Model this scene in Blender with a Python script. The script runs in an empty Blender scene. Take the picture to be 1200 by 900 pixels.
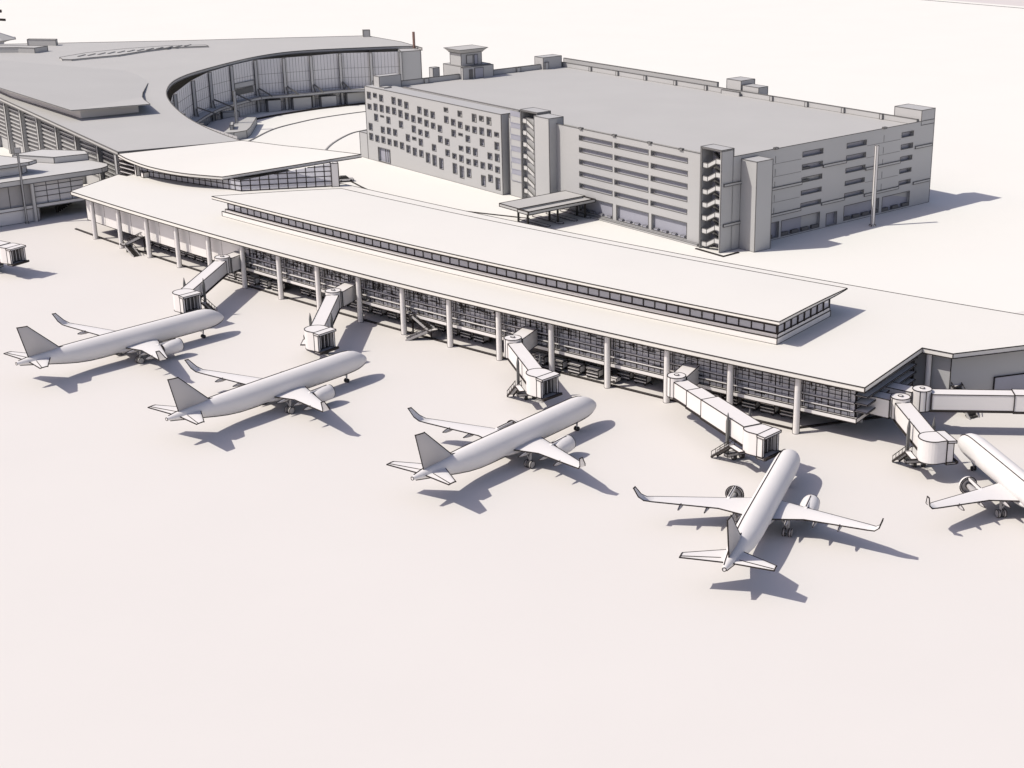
import bpy, math, random
from mathutils import Vector, Matrix
from mathutils.geometry import tessellate_polygon
random.seed(7)
PI = math.pi
R = math.radians
scene = bpy.context.scene
COL = scene.collection

# ------------------------------------------------------------------ materials
def material(name, col, rough=0.6, spec=0.3, vary=0.03, scale=0.15, sheen=0.0, transp=0.0):
    m = bpy.data.materials.new(name)
    m.use_nodes = True
    nt = m.node_tree
    b = nt.nodes['Principled BSDF']
    b.inputs['Roughness'].default_value = rough
    b.inputs['Specular IOR Level'].default_value = spec
    b.inputs['Sheen Weight'].default_value = sheen
    b.inputs['Sheen Roughness'].default_value = 0.5
    tc = nt.nodes.new('ShaderNodeTexCoord')
    no = nt.nodes.new('ShaderNodeTexNoise')
    no.inputs['Scale'].default_value = scale
    no.inputs['Detail'].default_value = 6
    nt.links.new(tc.outputs['Object'], no.inputs['Vector'])
    rp = nt.nodes.new('ShaderNodeValToRGB')
    rp.color_ramp.elements[0].position = 0.3
    rp.color_ramp.elements[1].position = 0.7
    lo = [max(0, c * (1 - vary)) for c in col]
    hi = [min(1, c * (1 + vary)) for c in col]
    rp.color_ramp.elements[0].color = (*lo, 1)
    rp.color_ramp.elements[1].color = (*hi, 1)
    nt.links.new(no.outputs['Fac'], rp.inputs['Fac'])
    nt.links.new(rp.outputs['Color'], b.inputs['Base Color'])
    if transp > 0:
        out = nt.nodes['Material Output']
        tr = nt.nodes.new('ShaderNodeBsdfTransparent')
        tr.inputs['Color'].default_value = (0.93, 0.94, 1.0, 1)
        mx = nt.nodes.new('ShaderNodeMixShader')
        mx.inputs['Fac'].default_value = 1 - transp
        nt.links.new(tr.outputs[0], mx.inputs[1])
        nt.links.new(b.outputs[0], mx.inputs[2])
        nt.links.new(mx.outputs[0], out.inputs['Surface'])
    return m

WHITE = material('white_paint', (0.80, 0.775, 0.755), 0.7, 0.25, 0.012, 0.08)
ROOFW = material('white_roof_membrane', (0.785, 0.768, 0.72), 0.8, 0.1, 0.012, 0.05)
APRON = material('apron_white', (0.748, 0.722, 0.688), 0.9, 0.05, 0.01, 0.03)
PAVE_HAZE = material('landside_painted_haze', (0.835, 0.825, 0.775), 0.9, 0.05, 0.008, 0.03)  # lighter than the apron: brightening with distance painted into the colour
PALE = material('pale_grey_concrete', (0.60, 0.595, 0.58), 0.8, 0.2, 0.02, 0.06)
LAND = material('far_ground', (0.70, 0.65, 0.63), 0.8, 0.2, 0.03, 0.004)
PALE_LIFT = material('pale_shade_lift', (0.80, 0.79, 0.785), 0.8, 0.2, 0.02, 0.06)  # paler copy of PALE, paints ambient light into the shaded west concourse walls
SKIN = material('aircraft_white', (0.79, 0.77, 0.755), 0.7, 0.05, 0.01, 0.2)
SKIN2 = material('aircraft_fin_shade_grey', (0.50, 0.485, 0.485), 0.5, 0.3, 0.01, 0.2)  # fin's shaded side is painted into this grey; fairings and fan share it
GREY = material('grey_concrete', (0.50, 0.495, 0.48), 0.8, 0.2, 0.02, 0.06)
GREY2 = material('grey_wall', (0.475, 0.475, 0.472), 0.8, 0.2, 0.02, 0.06)
GREYD = material('grey_dark', (0.16, 0.16, 0.155), 0.8, 0.2, 0.03, 0.06)
HOLE = material('interior_shade_and_glazing', (0.36, 0.365, 0.42), 0.5, 0.3, 0.04, 0.3)  # grey-blue tone paints interior shade in openings; also the tower cab glazing
CURT = material('grey_curtain_glazing', (0.70, 0.69, 0.70), 0.5, 0.3, 0.03, 0.2)
GLASS = material('clear_glazing', (0.82, 0.81, 0.83), 0.4, 0.2, 0.02, 0.3, transp=0.28)
GLASS2 = material('tinted_glazing', (0.62, 0.62, 0.68), 0.3, 0.3, 0.02, 0.3, transp=0.25)
INK = material('ink_edge', (0.045, 0.039, 0.037), 0.9, 0.05, 0.02, 0.2)
INKG = material('ink_edge_grey', (0.16, 0.157, 0.155), 0.9, 0.05, 0.02, 0.2)
DARK = material('dark_metal', (0.07, 0.066, 0.062), 0.7, 0.2, 0.05, 0.5)
TYRE = material('tyre_rubber', (0.06, 0.058, 0.058), 0.85, 0.1, 0.05, 1.0)
MID = material('mid_grey_metal', (0.42, 0.41, 0.41), 0.6, 0.3, 0.03, 0.4)

# ------------------------------------------------------------------ mesh builder
WORLD = {}          # object -> world translation of the thing it belongs to

INKW = 0.86
class MB:
    def __init__(self, w=0.17, ink=True):
        self.v, self.f, self.m, self.s = [], [], [], []
        self.w, self.ink = w, ink
    def V(self, p):
        self.v.append(tuple(p)); return len(self.v) - 1
    def face(self, pts, m=0, smooth=False):
        self.f.append([self.V(p) for p in pts]); self.m.append(m); self.s.append(smooth)
    def facei(self, idx, m=0, smooth=False):
        self.f.append(list(idx)); self.m.append(m); self.s.append(smooth)
    def bar(self, p, q, w, m=1, h=None, up=None, ext=0.5):
        p, q = Vector(p), Vector(q)
        d = q - p
        if d.length < 1e-5: return
        d.normalize()
        u = Vector(up) if up else (Vector((0, 0, 1)) if abs(d.z) < 0.9 else Vector((0.6, 0.8, 0)))
        a = d.cross(u).normalized(); b = a.cross(d).normalized()
        a *= w / 2; b *= (h or w) / 2
        e = d * (w * ext)
        p = p - e; q = q + e
        i = [self.V(x) for x in (p+a+b, p-a+b, p-a-b, p+a-b, q+a+b, q-a+b, q-a-b, q+a-b)]
        for k in range(4):
            n = (k + 1) % 4
            self.facei((i[k], i[k+4], i[n+4], i[n]), m)
        self.facei((i[0], i[1], i[2], i[3]), m); self.facei((i[7], i[6], i[5], i[4]), m)
    def line(self, p, q, w=None):
        if self.ink: self.bar(p, q, (w or self.w) * INKW, 1)
    def poly_line(self, pts, closed=False, w=None):
        n = len(pts)
        for i in range(n if closed else n - 1): self.line(pts[i], pts[(i+1) % n], w)
    def obox(self, o, a, b, c, m=0, ink=True, w=None):
        o, a, b, c = Vector(o), Vector(a), Vector(b), Vector(c)
        if a.cross(b).dot(c) < 0: a, b = b, a
        i = [self.V(x) for x in (o, o+a, o+a+b, o+b, o+c, o+a+c, o+a+b+c, o+b+c)]
        for q in ((0,3,2,1),(4,5,6,7),(0,1,5,4),(1,2,6,5),(2,3,7,6),(3,0,4,7)):
            self.facei([i[k] for k in q], m)
        if ink and self.ink:
            P = [Vector(self.v[k]) for k in i]
            for s, e in ((0,1),(1,2),(2,3),(3,0),(4,5),(5,6),(6,7),(7,4),(0,4),(1,5),(2,6),(3,7)):
                self.bar(P[s], P[e], (w or self.w) * INKW, 1)
    def box(self, c, size, rz=0, m=0, ink=True, w=None):
        x = Vector((math.cos(rz), math.sin(rz), 0)); y = Vector((-x.y, x.x, 0)); z = Vector((0, 0, 1))
        a, b, d = x * size[0], y * size[1], z * size[2]
        self.obox(Vector(c) - (a + b + d) / 2, a, b, d, m, ink, w)
    def prism(self, pts, z0, z1, m=0, ink=True, corner=20, w=None, bottom=True):
        """pts: list of (x,y); z0,z1 numbers or functions of (x,y)"""
        f0 = z0 if callable(z0) else (lambda x, y: z0)
        f1 = z1 if callable(z1) else (lambda x, y: z1)
        area = sum(pts[i][0]*pts[(i+1) % len(pts)][1] - pts[(i+1) % len(pts)][0]*pts[i][1] for i in range(len(pts)))
        if area < 0: pts = list(reversed(pts))
        n = len(pts)
        lo = [Vector((x, y, f0(x, y))) for x, y in pts]; hi = [Vector((x, y, f1(x, y))) for x, y in pts]
        bi = [self.V(p) for p in lo]; ti = [self.V(p) for p in hi]
        for t in tessellate_polygon([[Vector((x, y, 0)) for x, y in pts]]):
            A, B, C_ = [Vector((pts[k][0], pts[k][1], 0)) for k in t]
            if (B - A).cross(C_ - A).z < 0: t = (t[0], t[2], t[1])
            self.facei([ti[k] for k in t], m)
            if bottom: self.facei([bi[k] for k in reversed(t)], m)
        for k in range(n):
            j = (k + 1) % n
            self.facei((bi[k], bi[j], ti[j], ti[k]), m)
        if ink and self.ink:
            self.poly_line(hi, True, w); self.poly_line(lo, True, w)
            for k in range(n):
                a = Vector(pts[k]) - Vector(pts[k-1]); b = Vector(pts[(k+1) % n]) - Vector(pts[k])
                if a.length > 1e-6 and b.length > 1e-6 and a.angle(b) > R(corner): self.line(lo[k], hi[k], w)
    def lathe(self, prof, origin, axis=(0, 0, 1), n=16, m=0, smooth=True, caps=True, rings=(), seams=(), w=None):
        """prof: (t, r) along the axis"""
        ax = Vector(axis).normalized()
        u = Vector((1, 0, 0)) if abs(ax.x) < 0.9 else Vector((0, 1, 0))
        u = (u - ax * u.dot(ax)).normalized(); v = ax.cross(u); o = Vector(origin)
        rows = []
        for t, r in prof:
            rows.append([self.V(o + ax*t + (u*math.cos(2*PI*k/n) + v*math.sin(2*PI*k/n))*r) for k in range(n)])
        for a, b in zip(rows, rows[1:]):
            for k in range(n):
                j = (k + 1) % n
                self.facei((a[k], a[j], b[j], b[k]), m, smooth)
        if caps:
            self.face([self.v[i] for i in reversed(rows[0])], m)
            self.face([self.v[i] for i in rows[-1]], m)
        for ri in rings: self.poly_line([self.v[i] for i in rows[ri]], True, w)
        for a in seams:
            self.poly_line([o + ax*t + (u*math.cos(a) + v*math.sin(a))*r for t, r in prof], False, w)
    def grid(self, rows, m=0, smooth=True, flip=False):
        I = [[self.V(p) for p in r] for r in rows]
        for a, b in zip(I, I[1:]):
            for k in range(len(a) - 1):
                q = (a[k], a[k+1], b[k+1], b[k])
                self.facei(q[::-1] if flip else q, m, smooth)
    def wall(self, o, U, N, u0, u1, z0, z1, holes, depth=0.5, m=0, ink=True, w=None, outline=True):
        """vertical wall with rectangular openings; o origin, U along, N outward; holes (a,b,c,d)=u0,u1,z0,z1"""
        o, U, N = Vector(o), Vector(U), Vector(N)
        P = lambda u, z, d=0: o + U*u + Vector((0, 0, z)) - N*d
        flip = U.cross(Vector((0, 0, 1))).dot(N) < 0
        def q(*pts):
            self.face(pts[::-1] if flip else pts, m)
        xs = sorted({u0, u1, *[h[0] for h in holes], *[h[1] for h in holes]})
        for a, b in zip(xs, xs[1:]):
            cut = sorted([(h[2], h[3]) for h in holes if h[0] <= a + 1e-6 and h[1] >= b - 1e-6])
            z = z0
            for c, d in cut + [(z1, z1)]:
                if c > z + 1e-6: q(P(a, z), P(b, z), P(b, c), P(a, c))
                z = max(z, d)
        for a, b, c, d in holes:
            q(P(a, c), P(b, c), P(b, c, depth), P(a, c, depth))
            q(P(a, d, depth), P(b, d, depth), P(b, d), P(a, d))
            q(P(a, c), P(a, c, depth), P(a, d, depth), P(a, d))
            q(P(b, c, depth), P(b, c), P(b, d), P(b, d, depth))
            if ink: self.poly_line([P(a, c), P(b, c), P(b, d), P(a, d)], True, w)
        if ink and outline: self.poly_line([P(u0, z0), P(u1, z0), P(u1, z1), P(u0, z1)], True, w)
    def build(self, name, mats, parent=None, loc=None):
        L = Vector(loc) if loc is not None else (WORLD[parent.name] if parent else Vector((0, 0, 0)))
        me = bpy.data.meshes.new(name)
        me.from_pydata([tuple(Vector(p) - L) for p in self.v], [], self.f)
        if not isinstance(mats, (list, tuple)): mats = [mats]
        mats = list(mats)
        if len(mats) == 1: mats.append(INK)
        for k in mats: me.materials.append(k)
        me.polygons.foreach_set('material_index', self.m)
        me.polygons.foreach_set('use_smooth', self.s)
        me.update()
        o = bpy.data.objects.new(name, me); COL.objects.link(o)
        if parent: o.parent = parent
        else: o.location = L
        WORLD[o.name] = L
        return o

def tag(o, label=None, cat=None, group=None, kind=None):
    if label: o['label'] = label
    if cat: o['category'] = cat
    if group: o['group'] = group
    if kind: o['kind'] = kind
    return o
def thing(name, loc, label, cat, group=None, rz=0):
    o = bpy.data.objects.new(name, None); COL.objects.link(o)
    o.location = loc; o.rotation_euler = (0, 0, rz)
    o.empty_display_size = 1
    WORLD[o.name] = Vector(loc)
    return tag(o, label, cat, group)
KIDS = {}
def copy_tree(o, parent=None):
    c = o.copy(); COL.objects.link(c)
    if parent: c.parent = parent
    for ch in list(o.children): copy_tree(ch, c)
    return c

# ------------------------------------------------------------------ setting: ground
def slab(name, pts, z0, z1, mat, w=0.25, ink=True, kind='structure'):
    mb = MB(w); mb.prism(pts, z0, z1, ink=ink)
    return tag(mb.build(name, [mat, INKG]), kind=kind)
# the far edge of the white sheet runs through (190,972) and (242,920)
slab('terrain', [(-6000, -900), (6000, -900), (6000, 9000), (-6000, 9000)], -2.0, -1.2, LAND, ink=False)
slab('apron', [(-1400, -260), (900, -260), (900, 262), (-1400, 2562)], -1.0, 0.0, APRON, w=0.55)

def strip(name, pts, width=0.35, h=0.13, mat=WHITE, w=0.17, ink=INK, z=0.004):
    mb = MB(w)
    pts = [Vector((*p, 0)) for p in pts]
    L, Rr = [], []
    for i, p in enumerate(pts):
        d = (pts[min(i+1, len(pts)-1)] - pts[max(i-1, 0)]).normalized()
        nrm = Vector((-d.y, d.x, 0)) * width / 2
        L.append((p + nrm).xy[:]); Rr.append((p - nrm).xy[:])
    mb.prism(L + Rr[::-1], z + 0.001, z + h)
    return tag(mb.build(name, [mat, ink]), kind='structure')
def spline(pts, n=8):
    out = []
    for i in range(len(pts) - 1):
        p0 = Vector(pts[max(i-1, 0)]); p1 = Vector(pts[i]); p2 = Vector(pts[i+1]); p3 = Vector(pts[min(i+2, len(pts)-1)])
        for k in range(n):
            t = k / n
            out.append(tuple(0.5 * ((2*p1) + (p2-p0)*t + (2*p0-5*p1+4*p2-p3)*t*t + (3*p1-p0-3*p2+p3)*t**3)))
    out.append(tuple(pts[-1])); return out

# ------------------------------------------------------------------ concourse frame (a gentle arc)
CC = Vector((703.004, 1226.337)); RR = 1197.65
A1 = math.atan2(367.6 - CC.y, -132.1 - CC.x)
def sn(s, n, z=None):
    a = A1 + s / RR
    p = CC + Vector((math.cos(a), math.sin(a))) * (RR - n)
    return Vector((p.x, p.y, z)) if z is not None else p
def tang(s):
    a = A1 + s / RR
    return Vector((-math.sin(a), math.cos(a), 0))
def norm_out(s):           # towards the apron
    a = A1 + s / RR
    return Vector((math.cos(a), math.sin(a), 0))
def arc(s0, s1, n, step=6.5):
    k = max(1, int(round(abs(s1 - s0) / step)))
    return [sn(s0 + (s1 - s0) * i / k, n) for i in range(k + 1)]
def t2(l): return [tuple(p) for p in l]
PITCH = 13.06
slab('landside_hazed_pavement', [(-900, 420), (-175, 400)] + t2(arc(-20, 205, 30)) + [(56, 285), (120, 330), (860, 330), (-890, 2045)], -0.9, 0.004, PAVE_HAZE, ink=False)  # paler ground sheet carrying the painted distance haze

strip('kerb', t2(arc(-13, 207.5, 1.2)) + t2([sn(212.6, 8), sn(218.6, 16), sn(227, 26.5)]), 0.4, 0.15, MID, 0.2)
strip('kerb', spline([(-124.5, 494.0), (-123.3, 500.7), (-120.4, 519.7), (-114.2, 533.4), (-107.1, 544.0), (-94.2, 556.3), (-80, 565)]), 0.4, 0.15, WHITE, 0.15, INKG)
strip('kerb', spline([(-94.2, 465), (-95.2, 479.7), (-95.0, 495.0), (-92.3, 511.1), (-88.2, 518.4), (-80, 528)]), 0.4, 0.15, WHITE, 0.15, INKG)
strip('kerb', spline([(-82.5, 440), (-79.1, 435.1), (-70.7, 421.4), (-61.1, 411.1), (-50, 401.5), (-24.1, 389.0)]), 0.3, 0.13, WHITE, 0.18)
strip('kerb', [(18.7, 357.7), (24.9, 350.3), (28.8, 354.1)], 0.4, 0.15, WHITE, 0.2)
strip('kerb', spline([(-134.4, 531.4), (-130.7, 539.2), (-123.7, 549.5), (-113.4, 561.0), (-105.1, 567.7), (-97.0, 573.6), (-84, 580)]), 0.5, 0.35, MID, 0.42)

# ------------------------------------------------------------------ concourse building
T0 = sn(105, 20, 0)
con = thing('concourse_building', T0, 'long white curved airport concourse with flat overhanging roof and round columns along the apron', 'terminal')
# roof
out = t2(arc(-7.6, 221.7, -1.45)) + t2([sn(221.4, 22.7), sn(227.2, 22.6), sn(236.1, 33.7), sn(262, 66), sn(268, 62)])
out += t2(arc(250, 40, 51.2)) + t2([sn(30, 51.0), sn(10, 50)])
out += t2([sn(-21, 30), sn(-15.9, 22.2), sn(-14.4, 17.5), sn(-18, 16.9)])
mb = MB(0.18); mb.prism(out, 10.35, 11.2); roof = mb.build('roof', ROOFW, con)
# columns
for i in range(17):
    p = sn(PITCH * i, 0)
    mb = MB(0.12)
    mb.lathe([(0, .56), (10.35, .50)], (p.x, p.y, 0), n=18, rings=(0,), seams=(PI * 0.98, -0.06))
    mb.build('column', WHITE, con)
# first floor slab edge, soffit and interior floor
mb = MB(0.15); mb.prism(t2(arc(62.5, 219.2, 1.5)) + t2(arc(219.2, 62.5, 27)), 3.5, 4.3); mb.build('floor_slab', WHITE, con)
# ground floor: recessed wall and back wall
mb = MB(0.15); mb.prism(t2(arc(0, 211, 10)) + t2(arc(211, 0, 27)), 0.002, 3.49); mb.build('ground_floor_wall', WHITE, con)
mb = MB(0.15); mb.prism(t2(arc(-6, 221, 27.1)) + t2(arc(221, -6, 48)), 0.002, 10.34, ink=False); mb.build('core_wall', WHITE, con)
# white blank wall, west half
mb = MB(0.15)
mb.prism(t2(arc(-7.0, 62.4, 1.9)) + t2(arc(62.4, -7.0, 27)), 3.45, 10.34)
for i in range(6):
    for ds in (-0.0, 1.5):
        s = PITCH * i + 0.9 + ds
        if ds: mb.line(sn(s, 1.9, 3.5), sn(s, 1.9, 10.3), 0.07)
mb.build('blank_wall', WHITE, con)
# end wall of the west half at ground
mb = MB(0.15); mb.prism(t2(arc(-7.0, 12, 13)) + t2(arc(12, -7, 26.9)), 0.002, 3.44); mb.build('ground_floor_wall', MID, con)
# glazing bays
def glazed_bay(sa, sb, n=1.9, k=5):
    mb = MB(0.1, ink=False)
    pa = [sn(sa + (sb - sa) * i / k, n) for i in range(k + 1)]
    for a, b in zip(pa, pa[1:]):
        mb.face([(a.x, a.y, 4.3), (b.x, b.y, 4.3), (b.x, b.y, 10.3), (a.x, a.y, 10.3)])
    g = mb.build('window', [GLASS, INK], con)
    fr = MB(0.13)
    for p in pa[:-1]: fr.bar((p.x, p.y, 4.3), (p.x, p.y, 10.34), 0.17, 1)
    for z in (4.4, 8.4, 9.3): fr.line(sn(sa, n, z), sn(sb, n, z), 0.12)
    for a, b in zip(pa, pa[1:]):
        m_ = (a + b) / 2; fr.bar((m_.x, m_.y, 4.3), (m_.x, m_.y, 10.34), 0.085, 1)
    for z in (5.5, 6.9):
        a, b = sn(sa, n - 0.3, z), sn(sb, n - 0.3, z)
        fr.bar(a, b, 0.4, 0, h=0.16, ext=0)
        fr.line(a + norm_out(sa)*0.22 + Vector((0, 0, -.12)), b + norm_out(sb)*0.22 + Vector((0, 0, -.12)), 0.11)
    fr.build('mullion_grid', [WHITE, INK], g)
glazed_bay(62.5, 65.3, k=1)
for i in range(5, 16): glazed_bay(PITCH * i, PITCH * (i + 1))
glazed_bay(PITCH * 16, 218.6, k=4)
# east end glazing with projecting fins
mb = MB(0.1, ink=False)
mb.face([sn(218.6, 2.35, 4.3), sn(218.8, 21, 4.3), sn(218.8, 21, 10.3), sn(218.6, 2.35, 10.3)])
g = mb.build('window', [GLASS, INK], con)
fr = MB(0.13)
for i in range(9):
    n = 2.35 + i * 2.33
    fr.bar(sn(218.7, n, 4.3), sn(218.7, n, 10.3), 0.2, 1)
fr.build('mullion_grid', [WHITE, INK], g)
for z in (5.5, 6.9, 8.3, 9.6):
    mb = MB(0.12)
    a, b = sn(218.7, 1.6, z), sn(218.7, 21.5, z)
    t = tang(219)
    mb.obox(a, b - a, t * 2.3, (0, 0, 0.18)); mb.build('sun_fin', WHITE, con)
# roof trusses and ceiling services seen through the glass
k = 0
for i in range(int((217 - 66) / 2.612) + 1):
    s = 66.4 + i * 2.612
    mb = MB(0.14)
    top, bot = 9.95, 8.95 + 0.25 * math.sin(i * 1.7)
    nn = [2.9, 5.5, 8.1, 10.7, 13.3, 15.9, 18.5]
    mb.line(sn(s, 2.7, top), sn(s, 18.5, top)); mb.line(sn(s, 2.9, bot), sn(s, 18.5, bot))
    for j, (a, b) in enumerate(zip(nn, nn[1:])):
        mb.line(sn(s, a, bot if j % 2 else top), sn(s, b, top if j % 2 else bot), 0.12)
    if random.random() < 0.7:
        mb.bar(sn(s + .4, random.uniform(3.5, 6), random.uniform(7.2, 8.5)), sn(s + 2.2, random.uniform(3.5, 9), random.uniform(7.0, 8.6)), 0.3, 1)
    mb.build('roof_truss', [DARK, INK], con)
for n in (4.2, 6.8, 9.4):
    mb = MB(0.14)
    for z in (9.4, 8.2): mb.poly_line([sn(66 + q * 5.06, n, z) for q in range(31)])
    mb.build('ceiling_rail', [DARK, INK], con)
for bay in range(5, 17):
    s0, s1 = PITCH * bay + .5, min(PITCH * (bay + 1) - .5, 217.8)
    dens = 1.0 if bay < 12 else (.55 if bay < 14 else .28)
    mb = MB(0.11)
    n, L = 1.73, s1 - s0
    for z, th in ((9.75, .16), (8.95, .1), (7.75, .1)):
        mb.line(sn(s0, n, z), sn(s1, n, z), th)
    for q in range(int(27 * dens)):
        a = s0 + random.random() * (L - 2.2); z = random.uniform(7.1, 9.5); k = random.random()
        ln = random.uniform(.6, 2.2)
        if k < .45: mb.line(sn(a, n, z), sn(a + ln, n, z), .13)
        elif k < .53: mb.line(sn(a, n, z), sn(a + ln, n, z + random.choice((-.7, .7))), .12)
        else: mb.line(sn(a, n, z - .6), sn(a, n, min(9.9, z + .9)), .13)
    for q in (0, 1): mb.line(sn(s0 + q * L, n, 4.6), sn(s0 + q * L, n, 9.8), .1)
    for z in (5.1, 5.9, 6.5): mb.line(sn(s0, n, z), sn(s1, n, z), .07)
    for q in range(int(7 * dens + 2)):
        a = s0 + random.random() * (L - 2.0); z = random.uniform(4.7, 6.6)
        mb.line(sn(a, n, z), sn(a + random.uniform(.8, 2), n, z), .12)
        if random.random() < .5: mb.line(sn(a + .4, n, z), sn(a + .4, n, z - .4), .1)
    mb.build('screen_lattice', [DARK, INK], con)
p = sn(215.7, 11); mb = MB(0.12); mb.lathe([(0, .45), (3.5, .45)], (p.x, p.y, 0), n=14, seams=(2.9, -.2)); mb.build('column', WHITE, con)
# notch walls on the east side
mb = MB(0.16)
mb.prism(t2([sn(219.3, 24.6), sn(226.3, 24.5), sn(234.3, 34.6), sn(262, 69), sn(240, 69), sn(219.3, 40)]), 0.002, 10.34)
mb.build('east_wall', GREY2, con)
p = sn(222.4, 23.7); mb = MB(0.12); mb.lathe([(0, .5), (10.34, .5)], (p.x, p.y, 0), n=18, seams=(2.9, -.2)); mb.build('column', WHITE, con)
mb = MB(0.14)       # low dark opening in the east wall
a, b = sn(231.9, 31.5, 0.2), sn(246.5, 49.9, 0.2)
d = (b - a); nrm = Vector((d.y, -d.x, 0)).normalized()
mb.obox(a + nrm * .02, d, nrm * 0.25, (0, 0, 5.0)); mb.build('loading_door', HOLE, con)

# clerestory standing on the concourse roof
mb = MB(0.15)
mb.prism(t2(arc(43.5, 199.3, 10)) + t2([sn(199.3, 30.3)]) + t2(arc(190, 56, 30.3)), 11.202, 12.35)
mb.build('clerestory_base', WHITE, con)
mb = MB(0.14)
mb.prism(t2(arc(44.6, 199.2, 10.25)) + t2([sn(199.2, 30.2)]) + t2(arc(190, 57, 30.2)), 12.352, 13.05)
mb.build('clerestory_sill', WHITE, con)
ZH = 15.38
for k in range(60):
    sa = 45.6 + k * 2.6; sb = min(sa + 2.6, 199.1)
    if sb - sa < 1: break
    mb = MB(0.16); a, b = sn(sa, 10.45), sn(sb, 10.45)
    mb.face([(a.x, a.y, 13.05), (b.x, b.y, 13.05), (b.x, b.y, ZH), (a.x, a.y, ZH)])
    mb.line((a.x, a.y, 13.05), (a.x, a.y, ZH), 0.26)
    mb.line((a.x, a.y, 13.15), (b.x, b.y, 13.15), 0.2)
    mb.bar((a.x, a.y, 14.72), (b.x, b.y, 14.72), 0.2, 1, h=0.62, ext=0)  # dark band paints the eave shadow and head line onto the glass
    mb.build('clerestory_window', [GLASS2, INK], con)
for k in range(8):
    na, nb = 10.45 + k * 2.46, 10.45 + (k + 1) * 2.46
    mb = MB(0.16); a, b = sn(199.05, na), sn(199.05, nb)
    mb.face([(a.x, a.y, 13.05), (b.x, b.y, 13.05), (b.x, b.y, ZH), (a.x, a.y, ZH)])
    mb.line((a.x, a.y, 13.05), (a.x, a.y, ZH), 0.42); mb.line((a.x, a.y, 13.12), (b.x, b.y, 13.12), 0.12)
    if k == 7: mb.line((b.x, b.y, 13.05), (b.x, b.y, ZH), 0.35)
    mb.build('clerestory_window', [GLASS2, INK], con)
mb = MB(0.1, ink=False)
mb.prism(t2(arc(48, 198, 13.5)) + t2(arc(190, 59, 29.5)), 13.06, 13.2); mb.build('clerestory_floor', WHITE, con)
def zc(n):      # profile of the wing-like roof, upturned along its rear edge
    t = (n - 8.5) / 26.0
    return 16.0 + 0.06 * math.sin(PI * t) - 0.22 * t ** 3
mb = MB(0.17); rows_t, rows_b = [], []
NR = 14
for j in range(NR + 1):
    n = 8.5 + 26.1 * j / NR; s0 = 42.2 + 15.5 * j / NR; s1 = 200.45
    rows_t.append([sn(s0 + (s1 - s0) * i / 30, n, zc(n)) for i in range(31)])
    t = j / NR
    th = 0.62 - 0.2 * t if t < .75 else 0.47 - 0.37 * ((t - .75) / .25) ** 1.6
    rows_b.append([p - Vector((0, 0, th)) for p in rows_t[-1]])
mb.grid(rows_t, smooth=True); mb.grid(rows_b, smooth=True, flip=True)
for rt, rb in ((rows_t[0], rows_b[0]), (rows_t[-1], rows_b[-1]), ([r[0] for r in rows_t], [r[0] for r in rows_b]), ([r[-1] for r in rows_t], [r[-1] for r in rows_b])):
    mb.grid([rt, rb], smooth=False); mb.poly_line(rt); mb.poly_line(rb)
mb.build('clerestory_roof', ROOFW, con)

# ------------------------------------------------------------------ entrance pavilion (curved white roof)
pav = thing('entrance_pavilion', (-100, 390, 11.2), 'white glazed pavilion with an upswept pointed roof between the grey terminal and the concourse', 'pavilion')
A_ = (-133.2, 395.2, 16.1); B_ = (-100.2, 373.3, 14.6); C_ = (-66.5, 382.5, 18.5); D_ = (-104.0, 410.5, 16.8)
def lerp(a, b, t): return Vector(a) * (1 - t) + Vector(b) * t
front = [Vector(p) for p in spline([A_, (-128.6, 389.3, 15.8), (-121.0, 382.3, 15.3), (-111.5, 376.6, 14.9), B_], 5)]
back = [Vector(p) for p in spline([D_, (-98.2, 406.9, 16.9), (-90.3, 400.5, 17.3), (-81.4, 393.4, 17.9), C_], 5)]
NU = len(front) - 1; NV = 12
rows_t = []
for j in range(NV + 1):
    v = j / NV; row = []
    for i in range(NU + 1):
        u = i / NU
        p = front[i]*(1-v) + back[i]*v + lerp(A_, D_, v)*(1-u) + lerp(B_, C_, v)*u
        p -= Vector(A_)*(1-u)*(1-v) + Vector(B_)*u*(1-v) + Vector(D_)*(1-u)*v + Vector(C_)*u*v
        row.append(p)
    rows_t.append(row)
rows_b = [[p - Vector((0, 0, 0.75)) for p in r] for r in rows_t]
mb = MB(0.2)
mb.grid(rows_t, smooth=True); mb.grid(rows_b, smooth=True, flip=True)
for rt, rb in ((rows_t[0], rows_b[0]), (rows_t[-1], rows_b[-1]), ([r[0] for r in rows_t], [r[0] for r in rows_b]), ([r[-1] for r in rows_t], [r[-1] for r in rows_b])):
    mb.grid([rt, rb], smooth=False); mb.poly_line(rt); mb.poly_line(rb)
mb.build('roof', ROOFW, pav)
def pav_glass(a, b, za, zb, k, zs, drop=False):
    a, b = Vector(a), Vector(b)
    mb = MB(0.1, ink=False)
    mb.face([(a.x, a.y, 11.2), (b.x, b.y, 11.2), (b.x, b.y, zb), (a.x, a.y, za)])
    g = mb.build('glass_wall', [GLASS2, INK], pav)
    fr = MB(0.22)
    for i in range(k + 1):
        p = a.lerp(b, i / k); fr.line((p.x, p.y, 11.2), (p.x, p.y, za + (zb - za) * i / k))
    for z in zs:
        t0 = 0 if za > z else (z - za) / (zb - za)
        p = a.lerp(b, t0); fr.line((p.x, p.y, z), (b.x, b.y, z))
    fr.line((a.x, a.y, 11.35), (b.x, b.y, 11.35))
    fr.build('mullion_grid', [DARK, INK], g)
gc, gr, gl = (-95.3, 371.9), (-73.0, 377.8), (-127.5, 391.5)
pav_glass(gc, gr, 14.0, 17.3, 10, (12.6, 13.9, 15.2, 16.4))
pav_glass(gl, gc, 14.9, 14.0, 18, (12.6, 13.8))
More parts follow.
